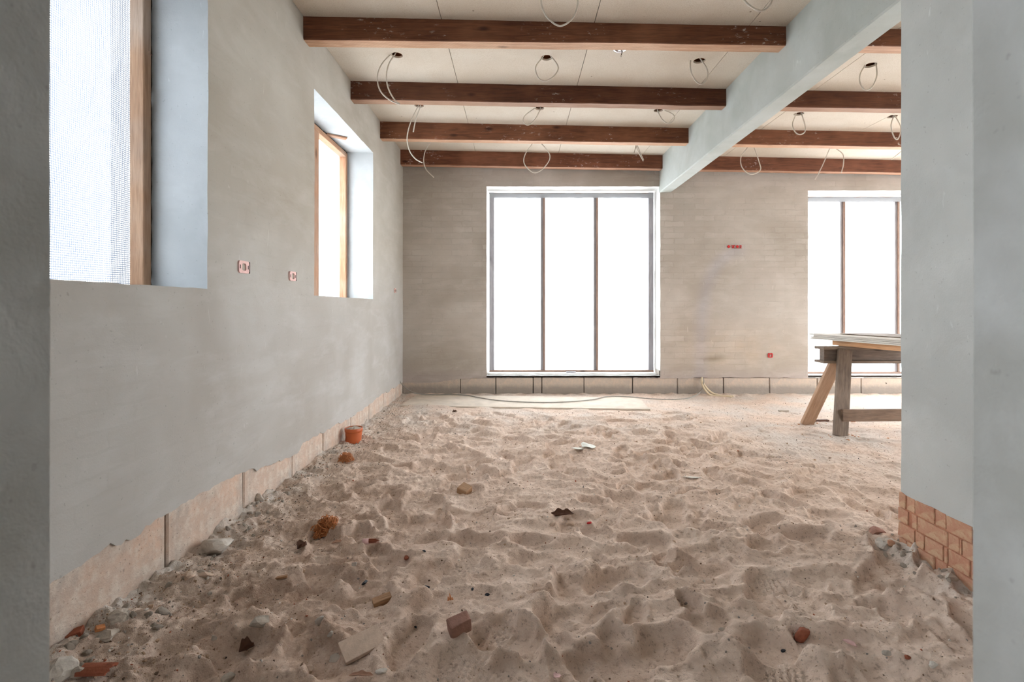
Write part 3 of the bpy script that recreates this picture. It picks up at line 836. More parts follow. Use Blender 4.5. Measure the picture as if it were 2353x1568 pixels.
# ------------------------------------------------------------------ plinth blocks
bl_left = struct(box('baseboard_left', XL-0.062, XL-0.046, YN, YB, -0.15, 0.30, M['joint']), 'row of beige plinth blocks along the foot of the left wall', 'plinth')
jy = [0.52, 1.335, 1.82, 2.333, 2.837, 3.29, 3.837, 4.32, 4.79, 5.30, 5.60]
def block_mesh(L, H, T, seed):
    bm = bmesh.new(); box_bm(bm, 0, L, -T, 0, 0, H, 0.006)
    bmesh.ops.recalc_face_normals(bm, faces=bm.faces)
    for k in range(1, 12):
        bmesh.ops.bisect_plane(bm, geom=bm.verts[:]+bm.edges[:]+bm.faces[:], plane_co=(L*k/12, 0, 0), plane_no=(1, 0, 0))
    for v in bm.verts:
        v.co += Vector((0.3*mnoise.noise(v.co*17+Vector((seed, 0, 0))), 0.5*mnoise.noise(v.co*11+Vector((0, seed, 0))), 0))*0.006
    return bm
for i, (a, b) in enumerate(zip(jy, jy[1:])):
    gap = 0.013 if i in (1, 2) else 0.008
    bm = block_mesh(b-a-gap, 0.42, 0.05, i*3.1)
    o = bm_obj('block', bm, M['block_left'], bl_left)
    o.matrix_local = Matrix.Translation((XL-0.006+random.uniform(-0.003, 0.001), a, -0.14)) @ Matrix.Rotation(H90, 4, 'Z') @ Matrix.Scale(-1, 4, (0, 1, 0))
bl_back = struct(box('baseboard_back', XL, XR, YB+0.024, YB+0.05, -0.15, 0.24, M['joint']), 'row of grey plinth blocks along the foot of the back wall', 'plinth')
jx = [-1.262] + [(p-CX)/206.1 for p in (1058, 1140, 1226, 1246, 1343, 1455, 1558, 1664, 1770, 1880, 1981, 2085, 2190)] + [5.4, 5.95]
for i, (a, b) in enumerate(zip(jx, jx[1:])):
    bm = block_mesh(b-a-0.008, 0.36, 0.05, i*5.3+2)
    o = bm_obj('block', bm, M['block_back'], bl_back)
    o.matrix_local = Matrix.Translation((a, YB+0.006+random.uniform(0, 0.004), -0.14)) @ Matrix.Scale(-1, 4, (0, 1, 0))

# ------------------------------------------------------------------ ceiling boards, void above, concrete beam
YC0, YC1 = YN, YB + 0.05
ceil = struct(mesh_obj('ceiling', [(XL-0.3, YC0-0.3, zc(XL)+0.045), (XR+0.3, YC0-0.3, zc(XR)+0.045), (XR+0.3, YC1+0.3, zc(XR)+0.045), (XL-0.3, YC1+0.3, zc(XL)+0.045),
                 (XL-0.3, YC0-0.3, zc(XL)+0.3), (XR+0.3, YC0-0.3, zc(XR)+0.3), (XR+0.3, YC1+0.3, zc(XR)+0.3), (XL-0.3, YC1+0.3, zc(XL)+0.3)],
                [(0, 3, 2, 1), (4, 5, 6, 7), (0, 1, 5, 4), (1, 2, 6, 5), (2, 3, 7, 6), (3, 0, 4, 7)], M['void_wood']), 'beige board ceiling between timber joists', 'ceiling')
JY = [2.965, 3.807, 4.637, 5.46]             # front faces of the joists
JT = 0.092
BX0, BX1, BZ = 1.602, 1.735, 2.288           # concrete beam
xcols = [XL, -0.44, 0.467, 1.384, BX0 + 0.02]
xcols2 = [BX1 - 0.02, 2.27, 3.18, 4.09, 5.0, XR]
yrows = [(YN, 1.40), (1.40, 2.13), (2.13, JY[0]+JT/2), (JY[0]+JT/2, JY[1]+JT/2), (JY[1]+JT/2, JY[2]+JT/2), (JY[2]+JT/2, JY[3]+JT/2), (JY[3]+JT/2, YB+0.03)]
def hole_y(px, py):
    x = 0
    for _ in range(6):
        Y = (zc(x)-CAMZ)*FPX/(CY-py); x = (px-CX)/FPX*Y
    return x, Y
HOLES = {}
for k, (px, py) in {'a1': (912,127), 'a2': (1256,133), 'a3': (1607,140), 'a4': (2000,150), 'b1': (963,243), 'b2': (1240,249), 'b3': (1513,254), 'b4': (1836,262), 'b5': (2050,268),
                    'c1': (1000,321), 'c2': (1233,322), 'c3': (1462,326), 'c4': (1722,330), 'c5': (1915,333), 'c6': (2085,336), 'd2': (1285,-48), 'd3': (1745,-44), 'lamp': (1425,112)}.items():
    HOLES[k] = hole_y(px, py)
def ceiling_panel(x0, x1, y0, y1):
    g = 0.0018
    x0 += g; x1 -= g; y0 += g; y1 -= g
    bm = bmesh.new()
    loops = [[(x0, y0), (x1, y0), (x1, y1), (x0, y1)]]
    for (hx_, hy_) in HOLES.values():
        if x0 < hx_ < x1 and y0 < hy_ < y1:
            loops.append([(hx_ + 0.039*math.cos(2*math.pi*k/20), hy_ + 0.039*math.sin(2*math.pi*k/20)) for k in range(20)])
    es = []
    for lp in loops:
        vs = [bm.verts.new((x, y, zc(x))) for x, y in lp]
        es += [bm.edges.new((vs[i], vs[(i+1) % len(vs)])) for i in range(len(vs))]
    bmesh.ops.triangle_fill(bm, use_beauty=True, use_dissolve=False, edges=es)
    r = bmesh.ops.extrude_face_region(bm, geom=bm.faces[:])
    for v in r['geom']:
        if isinstance(v, bmesh.types.BMVert): v.co.z += 0.013
    bmesh.ops.recalc_face_normals(bm, faces=bm.faces)
    return bm_obj('ceiling_panel', bm, M['ceiling'], ceil)
for cols in (xcols, xcols2):
    for a, b in zip(cols, cols[1:]):
        for (c, d) in yrows: ceiling_panel(a, b, c, d)

bm = bmesh.new()
nseg = 60
ringv = []
for k in range(nseg+1):
    y = YN + (YB + 0.02 - YN)*k/nseg
    w = 0.004*mnoise.noise(Vector((y*1.7, 0, 0))); w2 = 0.004*mnoise.noise(Vector((y*1.9, 5, 0)))
    c = 0.008
    ringv.append([bm.verts.new(p) for p in ((BX0, y, zc(BX0)+0.03), (BX0+w, y, BZ+c), (BX0+w+c, y, BZ+w2*0.6), (BX1-c+w2, y, BZ+w2*0.6), (BX1+w2, y, BZ+c), (BX1, y, zc(BX1)+0.03))])
for A, B in zip(ringv, ringv[1:]):
    for i in range(5): bm.faces.new((A[i], B[i], B[i+1], A[i+1]))
bmesh.ops.recalc_face_normals(bm, faces=bm.faces)
tag(bm_obj('concrete_beam', bm, M['plaster_beam']), 'grey plastered ceiling beam running away above the room', 'beam')

# ------------------------------------------------------------------ timber joists
def joist(x0, x1, yf, top, bot, tint, label, seed):
    """top/bot: functions of x"""
    n = 36; bm = bmesh.new(); rings = []
    for k in range(n+1):
        x = x0 + (x1-x0)*k/n
        w = [0.0035*mnoise.noise(Vector((x*1.6, seed, q))) + 0.0018*mnoise.noise(Vector((x*9, seed, q))) for q in (1.5, 4.5, 7.5, 9.5)]
        b = bot(x) + w[0]
        c = 0.006
        ringpts = ((x, yf+w[1], top(x)+0.02), (x, yf+w[1]*0.6, b+c), (x, yf+c, b), (x, yf+JT-c+w[2], b), (x, yf+JT+w[2], b+c), (x, yf+JT+w[2], top(x)+0.02))
        rings.append([bm.verts.new(p) for p in ringpts])
    for A, B in zip(rings, rings[1:]):
        for i in range(5):
            f = bm.faces.new((A[i], B[i], B[i+1], A[i+1])); f.material_index = 1 if i in (2,) else 0
    bm.faces.new(rings[0]); bm.faces.new(list(reversed(rings[-1])))
    bmesh.ops.recalc_face_normals(bm, faces=bm.faces)
    o = bm_obj('ceiling_joist', bm, [M['joist'], M['joist_under']])
    o.color = (*tint, 1)
    return tag(o, label, 'beam', 'timber ceiling joists')
def lin(xa, za, xb, zb): return lambda x: za + (zb-za)*(x-xa)/(xb-xa)
XA, XB = XL, 1.64
jd = [(2.593, 2.560), (2.589, 2.539), (2.573, 2.526), (2.567, 2.519)]
tints = [(1.0, 1.0, 1.0), (0.62, 0.60, 0.62), (1.0, 0.98, 0.98), (1.0, 0.95, 1.02)]
labL = ['nearest red-brown joist on the left, below the top edge of the photo', 'darkest white-flecked joist on the left of the grey beam, second from the camera',
        'third joist from the camera on the left of the grey beam', 'reddish joist against the back wall above the large window']
labR = ['short joist end between the grey beam and the right wall end, nearest the camera', 'dark joist right of the grey beam, second from the camera',
        'notched joist right of the grey beam, third from the camera', 'reddish joist against the back wall right of the grey beam']
for i in range(4):
    f = lin(XA, jd[i][0], XB, jd[i][1])
    joist(XL - 0.01, BX0 + 0.012, JY[i], zc, f, tints[i], labL[i], i*7.7)
    joist(BX1 - 0.012, XR + 0.01, JY[i], zc, f, [(0.95,0.92,0.92), (0.62,0.56,0.54), (1.0,0.96,0.94), (0.95,0.9,0.95)][i], labR[i], i*7.7+40)

# ------------------------------------------------------------------ windows
def film(name, to3d, u0, u1, v0, v1, mat, parent, wob=0.008, nu=28, nv=44, seed=0.0):
    verts = []; faces = []; uvs = []
    for j in range(nv+1):
        for i in range(nu+1):
            u = u0 + (u1-u0)*i/nu; v = v0 + (v1-v0)*j/nv
            e = min(1.0, 6*min(i/nu, 1-i/nu, 0.5)) * min(1.0, 6*min(j/nv, 1-j/nv, 0.5))
            d = e*wob*(mnoise.noise(Vector((u*3.1+seed, v*1.3, 0))) + 0.5*mnoise.noise(Vector((u*8+seed, v*4, 2))))
            verts.append(to3d(u, v, d))
            du = 0.010*mnoise.noise(Vector((u*2.3+seed, v*2.0, 4))) ; dv = 0.012*mnoise.noise(Vector((u*2.0+seed, v*1.7, 9)))
            uvs.append((u+du, v+dv))
    for j in range(nv):
        for i in range(nu):
            a = j*(nu+1)+i; faces.append((a, a+1, a+nu+2, a+nu+1))
    o = mesh_obj(name, verts, faces, mat, parent, smooth=True)
    ul = o.data.uv_layers.new(name='UVMap')
    ul.data.foreach_set('uv', np.array([uvs[l.vertex_index] for l in o.data.loops], np.float32).ravel())
    return o
def window(name, label):
    o = bpy.data.objects.new(name, None); link(o); return struct(o, label, 'window')
def bar(name, x0, x1, y0, y1, z0, z1, mat, parent, tint=(1,1,1)):
    # bar modelled with its long axis on local X so that the grain follows it
    dx, dy, dz = x1-x0, y1-y0, z1-z0
    bm = bmesh.new()
    c = Vector(((x0+x1)/2, (y0+y1)/2, (z0+z1)/2))
    if dz >= max(dx, dy): L, a, b, R = dz, dy, dx, Matrix.Rotation(-H90, 4, 'Y')
    elif dy >= max(dx, dz): L, a, b, R = dy, dx, dz, Matrix.Rotation(H90, 4, 'Z')
    else: L, a, b, R = dx, dy, dz, Matrix.Identity(4)
    box_bm(bm, -L/2, L/2, -a/2, a/2, -b/2, b/2, min(0.003, a*0.15, b*0.15))
    bmesh.ops.recalc_face_normals(bm, faces=bm.faces)
    o = bm_obj(name, bm, mat, parent); o.matrix_local = Matrix.Translation(c) @ R; o.color = (*tint, 1)
    return o

# left windows: timber sub-frame set 0.22 m behind the face
XF0, XF1 = -1.535, -1.478
def left_window(n, w, label, film_m, mull, wood):
    o = window(n, label)
    y0, y1, z0, z1 = w
    bar('post', XF0, XF1, y1-0.055, y1-0.012, z0+0.004, z1-0.015, wood, o)
    bar('post', XF0, XF1, y0+0.012, y0+0.055, z0+0.004, z1-0.015, wood, o)
    bar('top_rail', XF0, XF1+0.004, y0+0.055, y1-0.055, z1-0.055, z1-0.015, wood, o)
    bar('bottom_rail', XF0, XF1-0.012, y0+0.055, y1-0.055, z0-0.02, z0+0.006, wood, o)
    for m in mull: bar('mullion', XF0, XF1, m-0.048, m+0.052, z0+0.004, z1-0.055, wood, o)
    film('film', lambda u, v, d: (XF0 - 0.004 + d - 0.008, u, v), y0+0.02, y1-0.02, z0-0.004, z1-0.02, film_m, o, wob=0.012, seed=y0*3)
    # rough mortar bead between the post and the reveal
    bm = bmesh.new()
    for (a, b) in (((XF1-0.012, y1-0.006, z0), (XF1-0.012, y1-0.006, z1-0.01)), ((XF1-0.012, y0+0.03, z1-0.007), (XF1-0.012, y1-0.01, z1-0.007))):
        pts = [Vector(a).lerp(Vector(b), k/40) for k in range(41)]
        tube_bm(bm, pts, lambda t: 0.007 + 0.004*mnoise.noise(Vector((t*38, y0, a[0]*9))), 6)
    bm_obj('mortar_bead', bm, M['joint'], o)
    return o
w1 = left_window('window_1', WIN1, 'near left window opening closed with white gridded mesh film', M['film_mesh'], [], M['frame_wood'])
w2 = left_window('window_2', WIN2, 'narrow-looking left window with orange timber frame and white film', M['film_left'], [3.71], M['frame_orange'])
# nail stub on the near post and the wooden wedge over the second window
bm = bmesh.new(); tube_bm(bm, [P(341,117,2.0) + Vector((0.0, 0, 0)), P(348,127,1.99)], 0.0022, 6)
bm_obj('nail', bm, M['leaf_dark'], w1)
wd = beam_between('shim', (-1.49, 3.93, 2.362), (-1.36, 4.02, 2.360), 0.045, 0.012, M['frame_orange'], None, bevel=0.001)
tag(wd, 'small orange wooden wedge stuck under the top of the left window opening', 'wedge')

YF = YB + 0.20
def back_window(n, w, label, film_m, mull, visible_left=True):
    o = window(n, label)
    x0, x1, z0, z1 = w
    m = 0.022
    bar('side_post', x0+0.018, x0+0.075, YF, YF+0.05, z0+0.03, z1-0.02, M['batten_grey'], o)
    bar('side_post', x1-0.075, x1-0.018, YF, YF+0.05, z0+0.03, z1-0.02, M['batten_grey'], o)
    bar('top_rail', x0+0.018, x1-0.018, YF+0.01, YF+0.05, z1-0.065, z1-0.022, M['mullion_brown'], o)
    bar('bottom_rail', x0+0.018, x1-0.018, YF-0.004, YF+0.05, z0+0.012, z0+0.036, M['mullion_brown'], o)
    for c in mull:
        bar('mullion', c-0.004, c+m-0.004, YF-0.004, YF+0.045, z0+0.036, z1-0.066, M['mullion_brown'], o)
        bar('batten', c-0.032, c-0.004, YF+0.012, YF+0.05, z0+0.036, z1-0.066, M['batten_grey'], o)
    f3 = lambda u, v, d: (u, YF + 0.058 + d, v)
    film('film', f3, x0+0.02, x1-0.02, z0+0.01, z1-0.03, film_m, o, wob=0.010, nu=36, seed=x0)
    fl = film('film_flap', lambda u, v, d: (u, YF - 0.006 - abs(d), v + 0.006*mnoise.noise(Vector((u*9, 0, 1)))), x0+0.02, x1-0.02, z1-0.085, z1-0.03, M['film_flap'], o, wob=0.006, nv=4, nu=60)
    bm = bmesh.new()
    path = [Vector((x0+0.01 + (x1-x0-0.02)*k/70, YB+0.10, z0+0.004)) for k in range(71)]
    for off_y, rr in ((0.0, 0.012), (0.07, 0.014)):
        tube_bm(bm, [p + Vector((0, off_y - 0.05, 0.002*mnoise.noise(Vector((p.x*9, off_y, 0)))))  for p in path], lambda t: rr*(0.75 + 0.55*mnoise.noise(Vector((t*44, off_y*40, x0)))), 7)
    bm_obj('sill_mortar', bm, M['white_reveal'], o)
    return o
w3 = back_window('window_3', WIN3, 'large back window with two slim mullions and milky film', M['film_plain'], [0.322, 0.935])
w4 = back_window('window_4', WIN4, 'back window behind the trestle, film spotted with dark specks', M['film_spot'], [3.79, 4.42])
box('sill_block', 0.58, 0.69, YF-0.06, YF-0.005, WIN3[2]+0.004, WIN3[2]+0.022, M['batten_grey'], w3)
for n, w in (('window_5', WIN5), ('window_6', WIN6)):
    o = window(n, 'tall open doorway-sized window in the far right wall')
    bar('side_post', XR+0.2, XR+0.25, w[0]+0.01, w[0]+0.06, w[2], w[3], M['frame_wood'], o)
    bar('side_post', XR+0.2, XR+0.25, w[1]-0.06, w[1]-0.01, w[2], w[3], M['frame_wood'], o)
    bar('top_rail', XR+0.2, XR+0.25, w[0]+0.06, w[1]-0.06, w[3]-0.06, w[3]-0.01, M['frame_wood'], o)

# outside ground
struct(mesh_obj('ground', [(-60, -60, -0.28), (60, -60, -0.28), (60, 60, -0.28), (-60, 60, -0.28)], [(0, 1, 2, 3)], M['ground']), 'pale ground outside the windows', 'ground')

# ------------------------------------------------------------------ ceiling cables
def c2(p): return (p[0]/3.361+600, p[1]/3.361)
def c3(p): return (p[0]/3.361+1200, p[1]/3.361)
def c4(p): return (p[0]/2.758+1500, p[1]/2.758)
def cable(hole, strands, conv, label, r=0.0048, tilt=0.0):
    hx_, hy_ = HOLES[hole]
    bm = bmesh.new()
    for s in strands:
        pts = []
        for i, p in enumerate(s):
            px, py = conv(p)
            q = P(px, py, hy_)
            q.y += tilt*(zc(hx_) - q.z)
            pts.append(q)
        if pts[0].z > 2.6:
            top = Vector((pts[0].x*0.4 + hx_*0.6, hy_ + 0.006, zc(hx_) + 0.05))
            if abs(pts[0].x - hx_) < 0.06: pts.insert(0, top)
        if len(s) > 2 and pts[-1].z > zc(hx_) - 0.05 and abs(pts[-1].x - hx_) < 0.06:
            pts.append(Vector((pts[-1].x*0.4 + hx_*0.6, hy_ + 0.012, zc(hx_) + 0.05)))
        tube_bm(bm, smooth_path(pts, 7), r, 8)
    return tag(bm_obj('ceiling_cable', bm, M['cable']), label, 'cable', 'cables hanging from the ceiling holes')
cable('a1', [[(1005,415),(930,500),(898,600),(920,700),(990,770),(1070,805),(1030,770),(985,690),(968,600),(985,500),(1035,415)]], c2, 'long narrow cable loop in front of the second joist, near the left wall')
cable('a2', [[(2175,440),(2120,520),(2140,600),(2195,625),(2260,590),(2295,520),(2240,435)]], c2, 'round cable loop from the middle hole between the first two joists')
cable('a3', [[(1300,470),(1305,560),(1345,630),(1390,650),(1430,600),(1425,530),(1375,450)]], c3, 'egg-shaped cable loop left of the grey beam, between the first two joists')
cable('a4', [[(1345,415),(1315,470),(1315,530),(1350,572),(1390,550),(1420,480),(1412,400)]], c4, 'upright cable loop right of the grey beam, between the first two joists')
cable('b1', [[(1215,815),(1160,930),(1128,1060),(1145,1160),(1190,1225),(1245,1258)], [(1232,815),(1195,920),(1175,1020)]], c2, 'two open cable ends, one short and one long curved, near the left window')
cable('b2', [[(2120,830),(2040,890),(2025,940),(2060,967),(2110,930),(2155,845)]], c2, 'small slanting cable loop leaning left, between the second and third joists')
cable('b3', [[(1045,850),(1075,915),(1125,955),(1170,930),(1165,885),(1085,845)]], c3, 'small slanting cable loop leaning right, between the second and third joists')
cable('b4', [[(905,730),(885,790),(905,840),(940,852),(968,820),(945,725)]], c4, 'small pear-shaped cable loop just right of the grey beam')
cable('b5', [[(1525,735),(1510,800),(1530,870),(1555,880),(1572,810),(1535,735)]], c4, 'slim cable loop beside the edge of the right wall end')
cable('c1', [[(1345,1075),(1315,1095),(1270,1160),(1255,1240),(1275,1310),(1335,1372)]], c2, 'single curved cable end hanging before the back wall corner')
cable('c2', [[(2110,1090),(2040,1190),(2035,1270),(2110,1335),(2190,1290),(2230,1200),(2150,1090)]], c2, 'wide cable loop hanging above the large back window, left')
cable('c3', [[(872,1105),(895,1170),(935,1245)], [(880,1105),(878,1130),(862,1185)], [(882,1105),(905,1165),(937,1235)]], c3, 'short bent cable ends hanging above the large back window, right')
cable('c4', [[(600,935),(560,990),(565,1060),(620,1105),(680,1080),(675,1030),(640,930)]], c4, 'cable loop hanging before the back wall, right of the grey beam')
cable('c5', [[(1125,930),(1075,1050),(1028,1140)], [(1150,930),(1165,945),(1205,980),(1208,1040),(1195,1095)]], c4, 'cable with one straight and one hooked end above the right back window')
cable('c6', [[(1610,930),(1575,960),(1512,1012)]], c4, 'cable tip poking out beside the right wall end')
cable('d2', [[(220,-150),(165,-70),(148,20),(190,130),(290,200),(390,140),(430,20),(400,-90),(330,-150)]], c3, 'largest cable loop, cut by the top edge, in front of the first joist')
cable('d3', [[(1800,-140),(1690,-60),(1740,30),(1840,85),(1905,50),(1925,-20),(1860,-140)]], c3, 'cable loop cut by the top edge of the photo, next to the grey beam')

# chrome lamp fitting in the ceiling
lx, ly = HOLES['lamp']; lz = zc(lx)
lamp = thing('downlight', 'small chrome recessed lamp hanging out of the ceiling behind the first joist', 'lamp', (lx, ly, lz))
bm = bmesh.new(); lathe_bm(bm, [(0.044, -0.001), (0.044, -0.005), (0.036, -0.006), (0.034, 0.0), (0.028, 0.022), (0.014, 0.034), (0.0005, 0.036)], 28); bm_obj('reflector', bm, M['chrome'], lamp)
bm = bmesh.new(); lathe_bm(bm, [(0.0005, -0.012), (0.010, -0.011), (0.014, -0.004), (0.015, 0.012), (0.011, 0.030)], 18); bm_obj('bulb', bm, M['chrome'], lamp)
bm = bmesh.new(); tube_bm(bm, smooth_path([(0.006, 0, 0.01), (0.012, -0.004, -0.02), (0.008, -0.006, -0.038), (0.004, -0.006, -0.046)], 5), 0.0026, 6); wire = bm_obj('wire', bm, M['black_gap'], lamp)
for sx in (-0.002, 0.012):
    bm = bmesh.new(); tube_bm(bm, [Vector((0.005, -0.006, -0.045)), Vector((sx, -0.006, -0.057))], 0.0034, 8); bm_obj('connector', bm, M['white_cap'], wire)

# ------------------------------------------------------------------ wall boxes
def rounded_ring(bm, w, h, r, hole_r, t, seg=6):
    outer = []
    for cx_, cy_, a0 in ((w/2-r, h/2-r, 0), (-w/2+r, h/2-r, 90), (-w/2+r, -h/2+r, 180), (w/2-r, -h/2+r, 270)):
        for k in range(seg+1):
            a = math.radians(a0 + 90*k/seg); outer.append((cx_ + r*math.cos(a), cy_ + r*math.sin(a)))
    n = len(outer)
    inner = []
    for (x, y) in outer:
        a = math.atan2(y/h, x/w); inner.append((hole_r*math.cos(a), hole_r*math.sin(a)))
    vo = [bm.verts.new((x, y, t)) for x, y in outer]; vi = [bm.verts.new((x, y, t)) for x, y in inner]
    vob = [bm.verts.new((x, y, -0.004)) for x, y in outer]; vib = [bm.verts.new((x, y, -0.012)) for x, y in inner]
    for k in range(n):
        j = (k+1) % n
        bm.faces.new((vo[k], vo[j], vi[j], vi[k])); bm.faces.new((vob[k], vob[j], vo[j], vo[k])); bm.faces.new((vi[k], vi[j], vib[j], vib[k]))
    return inner
def left_box(px, py, w, h, label):
    Y = -XL*FPX/(CX-px); z = CAMZ + (CY-py)/FPX*Y
    o = thing('socket_box', label, 'socket box', (XL + 0.003, Y, z))
    Rm = Matrix(((0, 0, 1, 0), (1, 0, 0, 0), (0, 1, 0, 0), (0, 0, 0, 1)))
    bm = bmesh.new(); rounded_ring(bm, w, h, 0.012, 0.020, 0.006); bmesh.ops.recalc_face_normals(bm, faces=bm.faces); bm.transform(Rm)
    bm_obj('frame', bm, M['box_pink'], o)
    bm = bmesh.new(); lathe_bm(bm, [(0.0005, 0.002), (0.017, 0.0015), (0.0195, -0.006)], 20); bm.transform(Rm); bm_obj('mortar_plug', bm, M['mortar_grey'], o)
    b = bmesh.new(); box_bm(b, -0.002, 0.0045, w/2 - 0.001, w/2 + 0.011, -h*0.47, h*0.47, 0.001); bmesh.ops.recalc_face_normals(b, faces=b.faces); bm_obj('gap', b, M['black_gap'], o)
    for s in (-1, 1):
        b = bmesh.new(); box_bm(b, 0.004, 0.0068, s*w*0.39-0.003, s*w*0.39+0.003, -h*0.16, h*0.16, 0.0008); bmesh.ops.recalc_face_normals(b, faces=b.faces); bm_obj('slot', b, M['black_gap'], o)
left_box(557, 614, 0.086, 0.056, 'larger dusty pink socket box in the left wall, nearer to the gridded window')
left_box(670, 635, 0.078, 0.052, 'smaller dusty pink socket box in the left wall, beside the orange window frame')
left_box(907, 668, 0.06, 0.045, 'tiny pale socket box in the left wall near the back corner')
o = thing('socket_box', 'row of red plastic socket boxes half plastered over on the back wall', 'socket box', P(1687, 567, YB - 0.003))
for dx, kind in ((-0.061, 'c'), (-0.018, 's'), (0.036, 'c'), (0.072, 's'), (0.004, 'd')):
    bm = bmesh.new()
    if kind == 'c':
        box_bm(bm, dx-0.016, dx+0.016, -0.005, 0.004, -0.007, 0.007); box_bm(bm, dx-0.007, dx+0.007, -0.006, 0.004, -0.016, 0.016)
    elif kind == 's':
        box_bm(bm, dx-0.010, dx+0.008, -0.005, 0.004, 0.004, 0.014); box_bm(bm, dx+0.001, dx+0.008, -0.005, 0.004, -0.012, 0.004); box_bm(bm, dx-0.008, dx+0.004, -0.005, 0.004, -0.018, -0.011)
    else:
        box_bm(bm, dx-0.006, dx+0.006, -0.004, 0.004, 0.010, 0.018); box_bm(bm, dx-0.010, dx-0.004, -0.004, 0.004, -0.016, 0.010)
    bmesh.ops.recalc_face_normals(bm, faces=bm.faces)
    bm_obj('red_insert', bm, M['box_red'], o)
box('edge_strip', 0, 0.085, -0.004, 0.003, -0.021, -0.017, M['brick_maroon'], o)
o = thing('socket_box', 'single small red socket box low on the back wall beside the right back window', 'socket box', P(1770, 817, YB - 0.004))
bm = bmesh.new(); rounded_ring(bm, 0.052, 0.050, 0.013, 0.017, 0.005); bm.transform(Matrix.Rotation(H90, 4, 'X')); bmesh.ops.recalc_face_normals(bm, faces=bm.faces); bm_obj('frame', bm, M['box_red'], o)
bm = bmesh.new(); lathe_bm(bm, [(0.0005, 0.001), (0.0165, 0.0), (0.017, -0.006)], 16); bm.transform(Matrix.Rotation(H90, 4, 'X')); bm_obj('mortar_plug', bm, M['mortar_light'], o)
box('red_insert', -0.010, 0.004, -0.0065, 0, 0.0, 0.010, M['box_red'], o)

# ------------------------------------------------------------------ things by the back wall
bz = 0.044
bv = [(x, y, bz) for x, y in BOARD] + [(x, y, bz-0.014) for x, y in BOARD]
bo = mesh_obj('floor_sheet', bv, [(0, 1, 2, 3), (4, 7, 6, 5), (0, 4, 5, 1), (1, 5, 6, 2), (2, 6, 7, 3), (3, 7, 4, 0)], M['board_dusty'])
tag(bo, 'long thin dusty board lying flat on the sand below the large back window', 'board')
cp = [(915,868), (925,885), (945,900), (975,907), (1040,907), (1075,909), (1100,914), (1150,921), (1230,925), (1300,924), (1360,919), (1395,912), (1440,912), (1500,917), (1555,918), (1590,913), (1610,900), (1617,880), (1616,870)]
pts = []
for i, (px, py) in enumerate(cp):
    if py > 905 or (px > 950 and px < 1560):
        Y = min(5.50, (CAMZ - 0.052)*FPX/(py-CY)); q = P(px, py, Y); q.z = max(q.z, 0.052)
    else:
        q = P(px, py, 5.53 if px > 950 else 5.45)
    pts.append(q)
bm = bmesh.new(); tube_bm(bm, smooth_path(pts, 6), 0.0055, 8)
tag(bm_obj('floor_cable', bm, M['cable_dark']), 'thin grey cable lying along the foot of the back wall', 'cable')
for dx, dy, lab in ((0, 0, 'upper of two cream conduits bending out of the back wall onto the sand'), (-4, 5, 'lower of two cream conduits bending out of the back wall onto the sand')):
    pp = [(1613,868), (1614,876), (1622,890), (1636,903), (1655,911), (1672,915), (1686,917 )]
    pts = []
    for i, (px, py) in enumerate(pp):
        Y = 5.575 - 0.022*i*(1 if dx == 0 else 1.25)
        q = P(px + dx*min(1, i/2), py + dy*min(1, i/3), Y); q.z = max(q.z, 0.038 + float(HZ(q.x, q.y))*0 )
        pts.append(q)
    bm = bmesh.new(); tube_bm(bm, smooth_path(pts, 6), 0.0105, 8)
    tag(bm_obj('conduit', bm, M['conduit']), lab, 'conduit', 'cream conduits at the back wall')

# ------------------------------------------------------------------ trestle and the boards on it
def trestle(loc, label, L=1.42):
    o = thing('trestle', label, 'trestle', loc)
    g = lambda x, y: float(HZ(loc[0]+x, loc[1]+y)) - loc[2] - 0.006
    def lb(name, a, b, w, h, m, up=Vector((0, 1, 0)), tint=(1, 1, 1)):
        q = beam_between(name, a, b, w, h, m, None, up=up, bevel=0.002); q.parent = o; q.color = (*tint, 1); return q
    lb('top_flange', (0, 0, 0.683), (L, 0, 0.683), 0.022, 0.125, M['saw_old'])
    lb('web', (0.022, 0, 0.628), (L-0.02, 0, 0.628), 0.088, 0.062, M['saw_old'], tint=(0.85, 0.85, 0.88))
    lb('bottom_flange', (0.0, 0, 0.574), (L, 0, 0.574), 0.020, 0.125, M['saw_old'])
    for sx in (0, 1):
        fx = 0.03 if sx == 0 else L - 0.03; tx = 0.165 if sx == 0 else L - 0.165
        zf = g(fx, -0.22); zb = g(fx, 0.19)
        lb('front_leg', (fx, -0.215, zf), (tx, -0.062, 0.672), 0.105, 0.030, M['saw_old'], tint=(0.95, 0.93, 0.92))
        lb('rear_leg', (fx - (0.02 if sx == 0 else -0.02), 0.19, zb), (tx, 0.045, 0.566), 0.095, 0.034, M['saw_new'], tint=(0.92, 0.86, 0.82))
    st = lb('stretcher', (0.055, -0.196, 0.185), (L-0.05, -0.196, 0.195), 0.090, 0.026, M['saw_old'], tint=(1.05, 0.93, 0.86))
    for (x, z) in ((0.085, 0.21), (0.085, 0.16), (0.115, 0.235), (0.48, 0.195), (0.46, 0.165)):
        bm = bmesh.new(); lathe_bm(bm, [(0.0004, 0.003), (0.005, 0.002), (0.005, 0)], 8); bm.transform(Matrix.Translation((x, -0.2125, z)) @ Matrix.Rotation(H90, 4, 'X')); nh = bm_obj('nail_head', bm, M['black_gap'], st); nh.matrix_parent_inverse = st.matrix_local.inverted()
    return o
tx0, ty0 = 2.418, 3.99
trestle((tx0, ty0, 0.0), 'old wooden trestle carrying a stack of boards, in front of the right back window')
trestle((2.55, 2.55, 0.0), 'second wooden trestle nearer the camera, hidden behind the right wall end', 1.3)
def dirx(Y): return 2.5 + (4.25 - Y)*0.185
